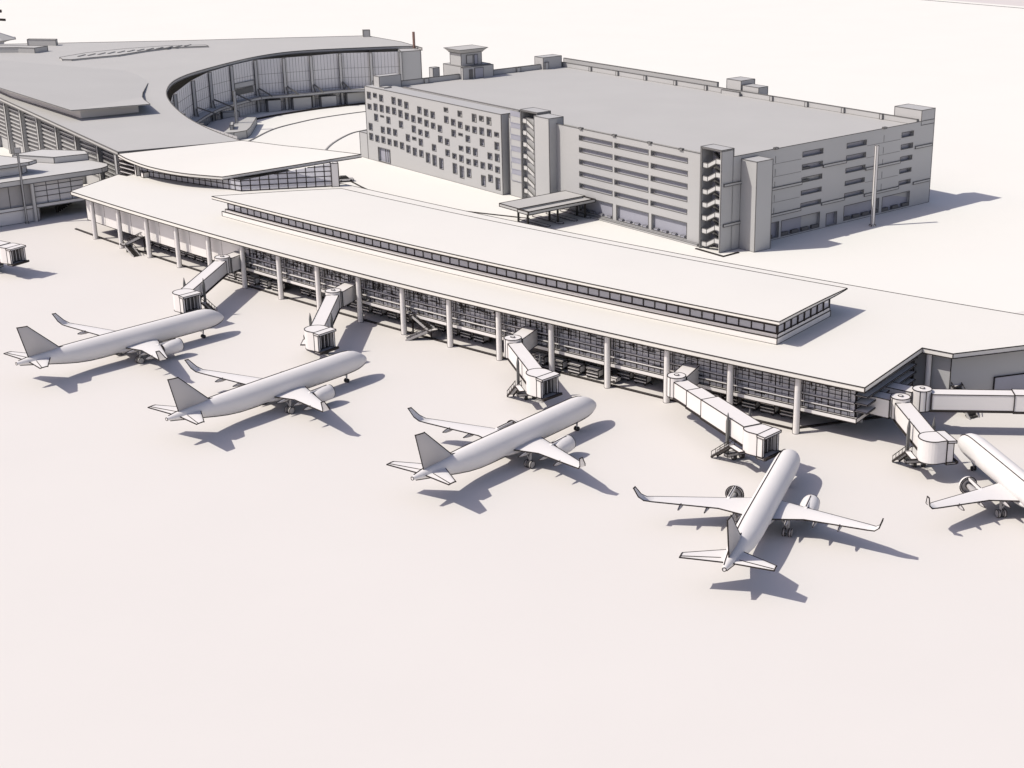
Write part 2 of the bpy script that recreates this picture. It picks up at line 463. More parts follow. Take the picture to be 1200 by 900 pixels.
mb = MB(0.2); mb.prism([(-73.4, 377.0), (-71.6, 377.4), (-72.2, 379.2), (-73.9, 378.7)], 11.2, 17.3); mb.build('end_column', WHITE, pav)
mb = MB(0.2); mb.prism([(-98, 378), (-82, 382), (-95, 398), (-112, 396)], 11.21, 13.4, ink=False); mb.build('inner_core', MID, pav)
# louvred end under the pointed tip
mb = MB(0.24)
la, lb = Vector((-134.0, 397.6, 0)), Vector((-127.6, 391.6, 0))
for z in (9.6, 10.8, 12.0, 13.1, 14.2):
    mb.obox(la + Vector((0, 0, z)), lb - la, Vector((.4, .5, 0)), (0, 0, 0.55))
mb.build('louvre', WHITE, pav)
mb = MB(0.2)
mb.obox(la + Vector((.8, .9, 8.0)), lb - la, Vector((.3, .4, 0)), (0, 0, 7.0), ink=False); mb.build('louvre_backing', GREYD, pav)
mb = MB(0.2); mb.box((-127.2, 391.0, 12.7), (1.0, 1.0, 4.4), 0.7); mb.build('end_column', WHITE, pav)
mb = MB(0.2); mb.box((-124.6, 389.0, 11.9), (1.6, 1.6, 1.4), 0.7); mb.build('roof_plant', WHITE, pav)

# ------------------------------------------------------------------ grey main terminal with the sweeping roof
mt = thing('main_terminal', (-150, 520, 0), 'huge grey terminal with a sweeping roof curling round an oval forecourt and tall glazed wall', 'terminal')
def zr(x, y): return 16 - .00505 * (x + 137) + .02466 * (y - 404.5)
inner = [(-104.6, 413.6), (-111.8, 421.8), (-119.7, 432.2), (-128.3, 445.6), (-137.0, 462.6), (-143.4, 478.0), (-147.3, 491.4), (-149.3, 503.9), (-149.2, 513.8), (-147.6, 523.2), (-143.6, 535.7), (-138.9, 547.8), (-133.4, 559.0), (-126.0, 568.6), (-116.9, 574.6), (-106.3, 578.6), (-95.2, 582.1), (-87.1, 584.5), (-78.4, 585.9)]
inn = [tuple(p) for p in spline(inner, 3)]
outer = [(-75.5, 581.7), (-85.5, 596.5), (-101.2, 611.8), (-133.9, 604.9), (-175.2, 595.6), (-206.6, 590.2), (-237.5, 584.8), (-300, 574), (-247, 540), (-195.3, 475.2), (-134.4, 399.0)]
mb = MB(0.3); mb.prism(inn + outer, lambda x, y: zr(x, y) - 0.9, zr); mb.build('roof', [GREY, INKG], mt)
plate = [(-247, 540, 3.2), (-194.9, 475.2, 3.2), (-160.4, 439.4, 3.2), (-140.6, 450.8, 3.0), (-146.4, 464, 1.8), (-149.6, 472.5, 1.1), (-152.3, 482, .6), (-156.6, 502.1, 0.06), (-158, 525, -.6), (-150, 590, -.9), (-240, 578, -.9), (-300, 572, 0.8)]
mb = MB(0.3)
lut = {(p[0], p[1]): p[2] for p in plate}
pts = [(p[0], p[1]) for p in plate]
mb.prism(pts, lambda x, y: zr(x, y) + lut[(x, y)] - .22, lambda x, y: zr(x, y) + lut[(x, y)], ink=False)
hi = [Vector((x, y, zr(x, y) + o)) for x, y, o in plate]
mb.poly_line(hi[:8], w=.2); mb.build('raised_roof', [GREY, INKG], mt)
uw = [(-240, 538.5, 1.2), (-192.2, 477.4, 2.6), (-159.5, 444.4, 2.6), (-145.2, 453.8, 2.2), (-150.5, 468, 1.2), (-155, 482, .3), (-166, 520, -.4), (-232, 550, -.6)]
lut2 = {(p[0], p[1]): p[2] for p in uw}
mb = MB(.1, ink=False); mb.prism([(p[0], p[1]) for p in uw], lambda x, y: zr(x, y) - .5, lambda x, y: zr(x, y) + lut2[(x, y)]); mb.build('added_slot_wall', [WHITE, INKG], mt)  # wall added under the plate so its dark slot reads lighter
# roof monitor and plant boxes
def on_roof(pts, off0, off1, name, w=0.25):
    mb = MB(w); mb.prism(pts, lambda x, y: zr(x, y) + off0, lambda x, y: zr(x, y) + off1); return mb.build(name, [GREY, INKG], mt)
mon = [(-203.0, 551.5), (-200.5, 547.2), (-197, 547), (-191.1, 551.8), (-183.4, 557.4), (-177.0, 567.6), (-169.8, 576.0), (-156.5, 580.1), (-158, 582.5), (-172, 580), (-186, 572), (-197, 562)]
on_roof(mon, -0.5, 0.55, 'roof_monitor', 0.2)
for q in range(12):
    x0 = -197 + q * 2.9; y0 = 553 + q * 2.3
    on_roof([(x0, y0), (x0 + .5, y0 + .1), (x0 + 1.6, y0 + 4), (x0 + 1.1, y0 + 4)], 0.5, 0.75, 'roof_monitor_rib', 0.1)
on_roof([(-226, 584.6), (-215.2, 584.2), (-215, 582.2), (-226, 582.6)], -.2, 2.2, 'roof_plant')
on_roof([(-250, 562.5), (-223, 565.0), (-216.5, 564.0), (-213.5, 569), (-250, 570)], -.2, 1.9, 'roof_plant')
on_roof([(-102.5, 610.2), (-100, 610.8), (-99.5, 609), (-102, 608.5)], -.2, 2.6, 'roof_plant')
mb = MB(0.2); mb.bar((-78.8, 584.2, 20), (-78.8, 584.2, 25.4), 0.7, 1); mb.build('mast', [GREYD, material('rusty_red', (.20, .12, .10))], mt)
# louvred south-west wall with pilasters
lv = [(-204.5, 487.8), (-195.9, 476.9), (-186.9, 465.8), (-178.4, 456.6), (-168.3, 444.2), (-158.3, 431.8), (-148.2, 420.3), (-138.0, 407.3)]
for a, b in zip(lv, lv[1:]):
    a, b = Vector(a), Vector(b); d = (b - a).normalized(); nr = Vector((-d.y, d.x))      # inward (north-east)
    if nr.x < 0: nr = -nr
    a2, b2 = a + nr * 2.2, b + nr * 2.2
    ztop = zr(a2.x, a2.y) - 1.0
    mb = MB(0.22); mb.face([(a2.x, a2.y, 0), (b2.x, b2.y, 0), (b2.x, b2.y, zr(b2.x, b2.y) - .9), (a2.x, a2.y, zr(a2.x, a2.y) - .9)])
    z = 4.0
    while z < ztop - 0.8:
        o = Vector((a2.x, a2.y, z)) - Vector((nr.x, nr.y, 0)) * .45
        dd = Vector((b2.x - a2.x, b2.y - a2.y, 0))
        mb.obox(o, dd, Vector((nr.x, nr.y, 0)) * .4, (0, 0, 0.62), w=0.16)
        z += 1.25
    mb.build('louvre_wall', [GREY2, INKG], mt)
for x, y in lv:
    mb = MB(0.2); mb.box((x + 1.2, y + .8, zr(x, y) / 2 - .5), (1.3, 1.5, zr(x, y) - 1.0), R(-50)); mb.build('pilaster', [GREY2, INKG], mt)
mb = MB(0.2); mb.box((-134.8, 400.6, 7.5), (1.5, 2.2, 15.0), R(-50)); mb.build('pilaster', [GREY2, INKG], mt)
# curved curtain wall on the forecourt
cw = [(-108.5, 424.5), (-123, 441), (-132.5, 456), (-140.5, 473), (-143.8, 487.9), (-144.7, 513.1), (-143.3, 530.1), (-139.1, 543.7), (-133.4, 556.1), (-124.1, 561.2), (-115.1, 566.5), (-105.4, 572.8), (-94.2, 575.2), (-83.3, 577.6)]
def inset(p, d):        # away from the middle of the forecourt
    c = Vector((-100, 510)); v = Vector(p) - c; return tuple(c + v.normalized() * (v.length + d))
for ai, (a, b) in enumerate(zip(cw, cw[1:])):
    a2, b2 = inset(a, .7), inset(b, .7)
    za, zb = zr(*a2) - .9, zr(*b2) - .9
    mb = MB(0.1, ink=False); mb.face([(*a2, 0), (*b2, 0), (*b2, zb), (*a2, za)])
    g = mb.build('curtain_wall', [CURT, INKG], mt)
    fr = MB(0.08)
    A2, B2 = Vector((*a2, 0)), Vector((*b2, 0))
    for i in range(1, 9):
        p = A2.lerp(B2, i / 9); fr.line(p, p + Vector((0, 0, za - .1)), 0.09)
    for z in (3, 6.5, 10, 13.5): fr.line(A2 + Vector((0, 0, z)), B2 + Vector((0, 0, z)), 0.11)
    fr.build('mullion_grid', [GREY2, GREYD], g)
for x, y in cw[1:]:
    mb = MB(0.2); z1 = zr(x, y) - .9
    mb.box((x, y, z1 / 2), (1.0, 1.0, z1), 0.3); mb.build('column', [PALE, INKG], mt)
# canopy ring at mid height with slanted struts
ring_o = [inset(p, -3.2) for p in cw[3:]]; ring_i = [inset(p, 1.2) for p in cw[3:]]
mb = MB(0.22); mb.prism(spline(ring_o, 3) + spline(ring_i, 3)[::-1], 5.0, 5.9); mb.build('forecourt_canopy', [GREY2, INKG], mt)
for p in cw[5:-1]:
    q = inset(p, -4.0); q = (q[0] + 3.0, q[1] + 2.4)
    mb = MB(0.3); mb.bar((p[0], p[1], 9.0), (q[0], q[1], 6.0), 0.45, 1); mb.bar((p[0], p[1], 9.0), (p[0] + 1.2, p[1] - 1.5, 6.0), 0.35, 1); mb.build('canopy_strut', [GREYD, INKG], mt)
for p, hgt, wd in ((cw[6], 4.2, 6), (cw[8], 4.2, 5), (cw[9], 4.4, 7), (cw[10], 4.0, 6), (cw[11], 4.4, 8)):
    q = inset(p, -.3); mb = MB(0.2); mb.box((q[0] + 5, q[1] + 2, hgt / 2 + .01), (wd, 2.5, hgt), 0.5); mb.build('entrance_lobby', [GREY2, INKG], mt)
q = inset(cw[8], 1.0); mb = MB(0.22); mb.box((q[0] - 3.5, q[1] - 6.5, 11.0), (10.5, 2.2, 1.8), 1.1); mb.box((q[0] - 3.5, q[1] - 6.5, 8.7), (10.0, 1.8, 2.2), 1.1, m=1, ink=False); mb.build('sky_bridge', [GREY2, GREYD], mt)
# solid end block
mb = MB(0.28); mb.prism([(-83.0, 577.9), (-76.0, 581.4), (-80.0, 592), (-95, 605), (-99, 600), (-86, 588)], 0.01, lambda x, y: zr(x, y) - .92); mb.build('end_wall', [GREY2, INKG], mt)
mb = MB(0.28); mb.prism([(-101, 607), (-97, 603), (-135, 592), (-240, 572), (-242, 577), (-136, 600)], 0.01, lambda x, y: zr(x, y) - .92, ink=False); mb.build('rear_wall', [GREY2, INKG], mt)
# curved ramp wall beside the forecourt
mb = MB(0.24); mb.prism([(-128.2, 529.5), (-127.0, 520), (-125.8, 510), (-125.6, 503.8), (-129, 500), (-140, 497), (-142, 520), (-137, 530)], 0.01, 2.6); mb.build('ramp', [GREY, INKG], mt)
mb = MB(0.2); mb.box((-131.5, 508, 3.4), (1.0, 6, 1.6), 0.2); mb.build('ramp_wall', [GREY2, INKG], mt)

# ------------------------------------------------------------------ grey west concourse at the left edge
ad = R(42); D1 = Vector((math.cos(ad), math.sin(ad), 0)); D2 = Vector((-D1.y, D1.x, 0)); W0 = Vector((-153, 387.5, 0))
wc = thing('west_concourse', W0, 'grey lower concourse at the left edge with a glazed upper floor and flat stepped roofs', 'terminal')
def wp(a, b, z=None):
    p = W0 + D1 * a + D2 * b
    return Vector((p.x, p.y, z)) if z is not None else (p.x, p.y)
mb = MB(0.22); mb.prism([wp(-60, 0), wp(0, 0), wp(0, 22), wp(-60, 22)], 0.01, 3.5); mb.build('ground_floor_wall', [PALE_LIFT, INKG], wc)
mb = MB(0.2); mb.prism([wp(-60, -.25), wp(13, -.25), wp(16, 10), wp(16, 24), wp(-60, 24)], 3.5, 4.4); mb.build('floor_slab', [PALE_LIFT, INKG], wc)
a = -60.0
while a < 12.5:
    b = a + 3.3
    hatch = a < -3.0 and a > -40
    mb = MB(0.2); mb.face([wp(a, 0.35, 4.4), wp(b, 0.35, 4.4), wp(b, 0.35, 10.2), wp(a, 0.35, 10.2)])
    mb.line(wp(a, .35, 4.4), wp(a, .35, 10.2))
    if not hatch:
        for z in (6.2, 7.6, 9.0): mb.line(wp(a, .35, z), wp(b, .35, z), 0.22)
    mb.build('window', [MID if hatch else CURT, INKG], wc)
    a = b
mb = MB(0.2); mb.prism([wp(-60, 0.6), wp(12.5, .6), wp(15, 9), wp(15, 23), wp(-60, 23)], 4.41, 10.19, ink=False); mb.build('inner_wall', [PALE, INKG], wc)
mb = MB(0.22); mb.prism([wp(-60, -1.2), wp(15, -1.0), wp(18, -0.4), wp(20.2, 1.0), wp(21.5, 4), wp(20, 12), wp(14, 26), wp(-60, 26)], 10.2, 11.5); mb.build('roof', [PALE, INKG], wc)
mb = MB(0.18); mb.lathe([(0, .5), (10.2, .5)], wp(-1.3, -0.6, 0), n=14, seams=(2.9, -.2)); mb.build('column', [PALE, INKG], wc)
mb = MB(0.22); mb.prism([wp(-60, 6.0), wp(-1, 6.0), wp(1, 8), wp(-2, 20), wp(-60, 20)], 11.5, 13.9); mb.build('upper_wall', [PALE_LIFT, INKG], wc)
mb = MB(0.22); mb.prism([wp(-60, 4.6), wp(0.6, 4.6), wp(3.2, 6.2), wp(-3, 21), wp(-60, 22)], 13.9, 14.7); mb.build('upper_roof', [PALE, INKG], wc)
mb = MB(0.22); mb.prism([wp(11, 14), wp(20, 12.5), wp(21, 17), wp(13, 27), wp(4, 25)], 11.5, 13.2); mb.build('link_roof', [PALE, INKG], wc)
mb = MB(0.22); mb.prism([wp(-40, 24), wp(-4, 24), wp(-10, 38), wp(-40, 38)], 9, 14.2); mb.prism([wp(-40, 28), wp(-16, 28), wp(-20, 38), wp(-40, 38)], 14.2, 15.6); mb.build('link_roof', [PALE, INKG], wc)
for q in range(7):
    mb = MB(0.1, ink=False); p0 = wp(7 + q * 1.1, 6 + 1.2 * q, 0.0); mb.bar(p0, p0 + Vector((0, 0, 2.4)), 0.5, 0); mb.bar(p0 + Vector((0, 0, 1.9)), p0 + Vector((1.1, .9, 2.2)), 0.6, 0); mb.build('service_pipe', [DARK, INK], wc)

# ------------------------------------------------------------------ parking garage
G0 = Vector((24.173, 353.757, 0)); ga = R(131.75)
E1 = Vector((math.cos(ga), math.sin(ga), 0)); E2 = Vector((math.cos(ga - PI/2), math.sin(ga - PI/2), 0))
UPZ = Vector((0, 0, 1))
def gp(a, b, z=0): return G0 + E1 * a + E2 * b + UPZ * z
def g2(a, b): p = G0 + E1 * a + E2 * b; return (p.x, p.y)
ga_ = thing('parking_garage', gp(75, 40), 'large grey parking garage with scattered square windows, strip openings and open stair towers', 'parking garage')
GM = [GREY2, INKG]
WG = 0.19
mb = MB(WG, ink=False); mb.prism([g2(1, 6), g2(1, 77), g2(152, 77), g2(152, 6)], 21.4, 22.0); mb.build('roof_deck', [GREY, INKG], ga_)
# dotted facade block
WIN = [(152.5,19.1,21.2),(152.5,15.9,17.5),(152.5,9.4,11.5),(152.5,6.3,8.4),(149.1,19.9,21.2),(149.1,15.9,18.0),(149.1,12.7,14.8),(149.1,6.2,8.2),(145.7,19.1,21.1),(145.7,15.9,18.0),(145.7,14.3,14.8),(145.7,9.4,11.3),(145.7,6.3,8.3),(142.3,16.0,18.0),(142.3,9.5,11.5),(142.3,6.2,8.0),(142.3,12.8,14.8),(138.9,19.1,21.2),(138.9,16.0,18.0),(138.9,9.5,11.4),(138.9,6.2,8.0),(135.5,19.0,21.0),(135.5,15.6,17.7),(135.5,12.4,14.4),(135.5,5.9,7.9),(132.1,18.6,20.6),(132.1,15.3,17.3),(132.1,8.8,10.8),(132.1,5.3,7.5),(128.7,15.0,17.0),(128.7,9.6,10.5),(128.7,11.9,13.9),(128.7,4.9,7.2),(125.3,18.0,20.0),(125.3,11.6,13.2),(125.3,15.1,16.8),(125.3,8.4,10.4),(125.3,5.0,7.0),(121.9,17.7,19.7),(121.9,14.6,16.5),(121.9,11.4,13.2),(121.9,3.8,6.7),(118.5,17.5,19.4),(118.5,14.4,16.1),(118.5,7.8,9.7),(118.5,3.4,6.5),(115.1,10.8,12.7),(115.1,13.9,15.8),(115.1,2.9,6.1),(111.7,20.2,21.4),(111.7,17.0,18.9),(111.7,10.5,12.3),(111.7,7.3,9.1),(108.3,16.7,18.5),(108.3,13.5,15.4),(108.3,7.0,8.5),(108.3,2.6,5.6),(104.9,19.7,21.3),(104.9,16.4,18.2),(104.9,14.2,14.9),(104.9,9.9,11.2),(104.9,6.6,8.5),(104.9,1.8,5.3),(101.4,16.1,17.6),(101.4,12.9,14.7),(101.4,9.6,11.5),(101.4,6.4,7.9),(101.4,2.6,5.1),(98.0,19.1,21.3),(98.0,15.9,17.7),(98.0,9.4,11.5),(98.0,6.4,8.2),(94.6,19.8,21.2),(94.6,15.9,17.9),(94.6,12.7,14.7),(94.6,6.2,8.0),(94.5,1.2,4.2),(91.1,19.2,21.3),(91.1,15.9,17.9),(91.1,9.4,11.2),(91.1,6.4,8.1),(91.1,2.9,4.9),(87.7,16.3,17.5),(87.7,12.6,14.7),(87.7,9.3,11.4),(87.7,6.1,7.8),(87.7,1.2,4.6)]
LIGHTW = {(111.7, 20.2), (104.9, 19.7), (98.0, 19.1), (94.6, 19.8), (91.1, 19.2)}  # paler panes paint the daylight seen through at parapet level
WW = 1.0
holes = [(a - WW, a + WW, z0, z1) for a, z0, z1 in WIN] + [(142.3, 149.0, 0.3, 4.6)]
mb = MB(WG); mb.wall(gp(0, -.4), E1, -E2, 85.5, 154.8, 0, 22.8, holes, 0.7, w=0.2)
ends = MB(WG)
mb.face([gp(85.5, -.4, 0), gp(85.5, 6.5, 0), gp(85.5, 6.5, 22.8), gp(85.5, -.4, 22.8)])
mb.poly_line([gp(85.5, -.4, 0), gp(85.5, 6.5, 0), gp(85.5, 6.5, 22.8), gp(85.5, -.4, 22.8)], True)
mb.face([gp(154.8, 6.5, 0), gp(154.8, -.4, 0), gp(154.8, -.4, 22.8), gp(154.8, 6.5, 22.8)])
mb.face([gp(85.5, -.4, 22.8), gp(85.5, 6.5, 22.8), gp(154.8, 6.5, 22.8), gp(154.8, -.4, 22.8)][::-1])
mb.line(gp(85.5, 6.5, 22.8), gp(145, 6.5, 22.8))
mb.build('window_facade', GM, ga_)
for a, z0, z1 in WIN:
    mb = MB(0.14)
    mb.face([gp(a - WW, .28, z0), gp(a + WW, .28, z0), gp(a + WW, .28, z1), gp(a - WW, .28, z1)][::-1])
    mid = (z0 + z1) / 2
    mb.line(gp(a - WW, .24, mid), gp(a + WW, .24, mid), 0.11)
    mb.line(gp(a, .24, z0), gp(a, .24, z1), 0.09)
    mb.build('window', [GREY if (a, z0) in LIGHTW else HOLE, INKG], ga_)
mb = MB(0.2); mb.face([gp(142.3, .28, .3), gp(149, .28, .3), gp(149, .28, 4.6), gp(142.3, .28, 4.6)][::-1])
for a in (143.6, 144.6, 145.8): mb.line(gp(a, .2, .3), gp(a, .2, 4.6), 0.16)
mb.build('entrance_door', [HOLE, INKG], ga_)
# strip facade
SZ = [(19.95, 21.2), (16.75, 18.0), (13.55, 14.8), (10.35, 11.6), (7.15, 8.4)]
SA = [(12.7, 25.9), (26.9, 39.7), (40.6, 53.8)]
holes = [(a, b, z0, z1) for a, b in SA for z0, z1 in SZ] + [(12.7, 25.5, 1.0, 5.0), (26.7, 39.0, 1.0, 5.0), (40.5, 53.8, 1.0, 5.0)]
mb = MB(WG); mb.wall(gp(0, 1.2), E1, -E2, 7.0, 84.0, 0, 23.0, holes, 0.8, w=0.18)
mb.build('strip_facade', GM, ga_)
for a, b in SA:
    for z0, z1 in SZ:
        mb = MB(0.16)
        mb.face([gp(a, 1.95, z0), gp(b, 1.95, z0), gp(b, 1.95, z1), gp(a, 1.95, z1)][::-1])
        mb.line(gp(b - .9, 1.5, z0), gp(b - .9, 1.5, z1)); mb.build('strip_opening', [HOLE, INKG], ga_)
for a, b in ((12.7, 25.5), (26.7, 39.0), (40.5, 53.8)):
    mb = MB(0.16); mb.face([gp(a, 1.98, 1.0), gp(b, 1.98, 1.0), gp(b, 1.98, 5.0), gp(a, 1.98, 5.0)][::-1])
    for q in range(4): mb.box(gp(a + 1.5 + q * (b - a - 3) / 3, 1.5, 1.25), (1.4, .6, .5), ga, ink=True, w=0.1)
    mb.build('ground_opening', [HOLE, INKG], ga_)
mb = MB(0.16); mb.prism([g2(8, .3), g2(60, .3), g2(60, 1.0), g2(8, 1.0)], 0.01, 0.55); mb.build('plinth', GM, ga_)
# right-hand (east) wall
RZ = [(19.65, 20.95), (16.4, 17.7), (13.2, 14.4), (9.9, 11.0), (6.7, 7.8)]
RB = [(29.0, 36.7), (46.0, 53.8), (68.5, 73.5)]
holes = [(a, b, z0, z1) for a, b in RB for z0, z1 in RZ] + [(16.0, 21.0, .5, 4.5), (22.0, 36.5, .5, 4.5), (39.1, 43.3, .3, 3.6), (46.1, 60.4, .6, 4.5), (61.8, 73.5, .5, 4.5)]
mb = MB(WG); mb.wall(gp(0, 0), E2, -E1, 4.2, 82.4, 0, 23.1, holes, 0.9, w=0.18, outline=False)
mb.poly_line([gp(0, 4.2, 23.1), gp(0, 82.4, 23.1), gp(0, 82.4, 0), gp(0, 4.2, 0)])
for b0, b1, z in ((36.9, 45.9, 16.0), (54.0, 68.3, 12.9), (13, 28.9, 12.8), (36.9, 45.9, 6.2), (54.0, 68.3, 5.9), (13, 28.9, 6.1), (74.6, 81.9, 15.9), (74.7, 82.0, 6.1), (0.9, 7.8, 16.2), (1, 8, 6.3)):
    mb.obox(gp(-.25, b0, z), E2 * (b1 - b0), E1 * .3, UPZ * .6, w=0.16)
for z in (19.3, 16.1, 12.9, 9.6):
    for b0, b1 in ((14, 28.5), (54.2, 68)): mb.line(gp(0, b0, z), gp(0, b1, z), 0.09)
for b in (19.0, 61.0):
    for z in (19.6, 16.4, 13.2, 9.9, 6.6): mb.line(gp(0, b, z), gp(0, b, z + 1.6), 0.14)
mb.build('east_facade', GM, ga_)
for b0, b1 in RB:
    for i, (z0, z1) in enumerate(RZ):
        mb = MB(0.14); mb.face([gp(.85, b0, z0), gp(.85, b1, z0), gp(.85, b1, z1), gp(.85, b0, z1)])
        if b0 == 68.5: mb.line(gp(.5, b1 - .8, z0), gp(.5, b1 - .8, z1))
        if b0 == 29.0 and i in (1, 2): mb.bar(gp(.4, b0, z0 + .2), gp(.4, b0 + 3, z0 + .25), .5, 1)
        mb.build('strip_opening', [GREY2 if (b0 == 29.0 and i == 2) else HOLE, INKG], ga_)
for b0, b1, z0, z1, k in ((16, 21, .5, 4.5, 1), (22, 36.5, .5, 4.5, 4), (39.1, 43.3, .3, 3.6, 0), (46.1, 60.4, .6, 4.5, 4), (61.8, 73.5, .5, 4.5, 3)):
    mb = MB(0.14); mb.face([gp(.85, b0, z0), gp(.85, b1, z0), gp(.85, b1, z1), gp(.85, b0, z1)])
    for q in range(k): mb.box(gp(.35, b0 + 1.6 + q * (b1 - b0 - 3) / max(1, k - 1), z0 + .45), (.6, 2.6, .8), ga, w=0.12, m=1, ink=False)
    mb.build('ground_opening', [HOLE, INKG], ga_)
    if b0 in (22, 61.8):
        lt = MB(0.14); o = b0 + (8.3 if b0 == 22 else 3.0)
        if b0 == 22: lt.face([gp(.8, b0 + 8.3, 1.2), gp(.8, b1, .6), gp(.8, b1, z1), gp(.8, b0 + 8.3, z1)])
        else: lt.face([gp(.8, b0 + 3.5, z1), gp(.8, b1, 2.6), gp(.8, b1, z1)])
        lt.build('ramp_soffit', [GREY2, INKG], ga_)
# rear, left walls
mb = MB(WG); mb.prism([g2(0.2, 78.5), g2(154.8, 78.5), g2(154.8, 79), g2(0.2, 79)], 0, 22.3, ink=False); mb.build('rear_wall', GM, ga_)
mb = MB(WG); mb.prism([g2(154.2, 6.6), g2(154.8, 6.6), g2(154.8, 78.4), g2(154.2, 78.4)], 0, 22.3, ink=False); mb.build('west_wall', GM, ga_)
# parapets
for nm, poly, z0, z1 in (('front', [g2(79, 1.2), g2(84, 1.2), g2(84, 1.6), g2(79, 1.6)], 22, 23.0),
                         ('rear', [g2(1, 76), g2(151, 76), g2(151, 76.5), g2(1, 76.5)], 22.0, 23.5),
                         ('rear2', [g2(80, 79.2), g2(154, 79.2), g2(154, 79.8), g2(80, 79.8)], 22.0, 24.3),
                         ('west', [g2(151, 8), g2(151.6, 8), g2(151.6, 76), g2(151, 76)], 22.0, 23.6),
                         ('block', [g2(85.5, 6.0), g2(143, 6.0), g2(143, 6.5), g2(85.5, 6.5)], 22.81, 23.2)):
    mb = MB(0.18); mb.prism(poly, z0, z1)
    if nm == 'rear':
        for a in (13, 26.7, 40.4, 54.1, 81.5, 95.1, 109, 122.5, 136): mb.box(gp(a, 75.8, 22.8), (.9, .5, 1.5), ga, w=0.2)
    if nm == 'west':
        for b in (20, 57): mb.box(gp(150.8, b, 22.8), (.5, 1.6, 1.5), ga, w=0.2)
    mb.build('parapet', GM, ga_)
mb = MB(0.2)
for a in (15, 26.4, 39.8, 53): mb.box(gp(a, 1.2, 23.1), (1.1, .6, .35), ga, w=0.2)
for b in (19, 61): mb.box(gp(0, b, 23.2), (.6, 1.1, .35), ga, w=0.2)
mb.build('parapet_post', GM, ga_)
# open stair towers with zigzag flights
def stair_tower(a0, a1, b0, b1, ztop, mirror=False, split=True):
    t = MB(0.2)
    th = .35
    t.obox(gp(a0, b0, 0), E1 * th, E2 * (b1 - b0), UPZ * ztop, ink=False)
    t.poly_line([gp(a0, b0, 0), gp(a0, b0, ztop)]); t.line(gp(a0, b1, 23.1), gp(a0, b1, ztop)); t.line(gp(a0, b0, 0), gp(a0, b1, 0))
    t.obox(gp(a1 - th, b0, 0), E1 * th, E2 * (b1 - b0), UPZ * ztop)
    t.obox(gp(a0, b1 - th, 0), E1 * (a1 - a0), E2 * th, UPZ * ztop, ink=False)
    t.obox(gp(a0, b0, ztop), E1 * (a1 - a0), E2 * (b1 - b0), UPZ * .3)
    tw = t.build('stair_tower', [HOLE, INKG], ga_)
    tw.data.materials[0] = GREY2
    ln = a1 - a0 - .8
    for k in range(7):
        z = 0.6 + k * 3.25
        if z + 3 > ztop: break
        s = MB(0.15)
        lo, hi = (a1 - .4, a0 + .4)
        if mirror: lo, hi = hi, lo
        sg = 1 if hi > lo else -1
        p0, p1, p2, p3 = lo, lo + sg * ln * .28, lo + sg * ln * .72, hi
        s.obox(gp(p0, b0 + .3, z), E1 * (p1 - p0), E2 * .15, UPZ * 1.15)
        s.obox(gp(p1, b0 + .3, z), E1 * (p2 - p1) + UPZ * 1.5, E2 * .15, UPZ * 1.1)
        s.obox(gp(p2, b0 + .3, z + 1.5), E1 * (p3 - p2), E2 * .15, UPZ * 1.2)
        s.obox(gp(p2, b0 + .6, z + 1.5), E1 * (p3 - p2), E2 * (b1 - b0 - 1), UPZ * .22, m=1, ink=False)
        s.obox(gp(p2, b0 + 2.2, z + 1.5), E1 * (p1 - p2) + UPZ * 1.7, E2 * 1.0, UPZ * .4, m=1, ink=False)
        s.obox(gp(p1, b0 + .6, z - .2), E1 * (p2 - p1) + UPZ * 1.5, E2 * 1.2, UPZ * .3, m=1, ink=False)
        s.build('stair_flight', [PALE, INKG], tw)
    bk = MB(.1, ink=False); bk.face([gp(a0 + th, b1 - th - .05, .3), gp(a1 - th, b1 - th - .05, .3), gp(a1 - th, b1 - th - .05, ztop), gp(a0 + th, b1 - th - .05, ztop)][::-1])
    bk.build('back_wall', [HOLE, INKG], tw)
stair_tower(0, 7.0, 0, 4.2, 24.8)
stair_tower(69.8, 77.2, 0, 4.6, 24.9, mirror=True)
mb = MB(WG); mb.obox(gp(-5.2, 6.8, 0), E1 * 5.2, E2 * 5.6, UPZ * 22.2)
mb.build('pier', GM, ga_)
mb = MB(WG); mb.obox(gp(63.2, -1.4, 0), E1 * 6.3, E2 * 5.0, UPZ * 24.6); mb.build('pier', GM, ga_)
for k in range(6):
    mb = MB(0.16); z = 4.6 + k * 3.25
    mb.obox(gp(77.6, 1.0, z), E1 * 5.5, E2 * .25, UPZ * 1.9); mb.obox(gp(77.6, 1.05, z + 1.9), E1 * 5.5, E2 * .1, UPZ * 1.3, m=1, ink=False); mb.build('balcony', [GREY2, HOLE], ga_)
mb = MB(WG); mb.obox(gp(0.01, 76.6, 22), E1 * 9.2, E2 * 5.8, UPZ * 4.0); mb.build('stair_tower', GM, ga_)
mb = MB(WG); mb.obox(gp(66.5, 75.0, 21.9), E1 * 7.6, E2 * .5, UPZ * 1.3); mb.obox(gp(67.4, 76.6, 21.9), E1 * 6.0, E2 * 6, UPZ * 4.5); mb.obox(gp(60.5, 77.0, 21.9), E1 * 6.7, E2 * 4, UPZ * 3.2); mb.build('rooftop_stair_house', GM, ga_)
mb = MB(WG); mb.obox(gp(150, 2, 21.9), E1 * 3.2, E2 * 8, UPZ * 4.0); mb.obox(gp(146, 1.2, 21.9), E1 * 2.6, E2 * 2.4, UPZ * 1.2); mb.build('rooftop_stair_house', GM, ga_)
mb = MB(WG); mb.obox(gp(149.8, 66.8, 21.9), E1 * 4.5, E2 * 8, UPZ * 4.0); mb.obox(gp(149.4, 67.4, 21.9), E1 * .5, E2 * 1.4, UPZ * 2.4); mb.build('rooftop_stair_house', GM, ga_)
pent = MB(WG)
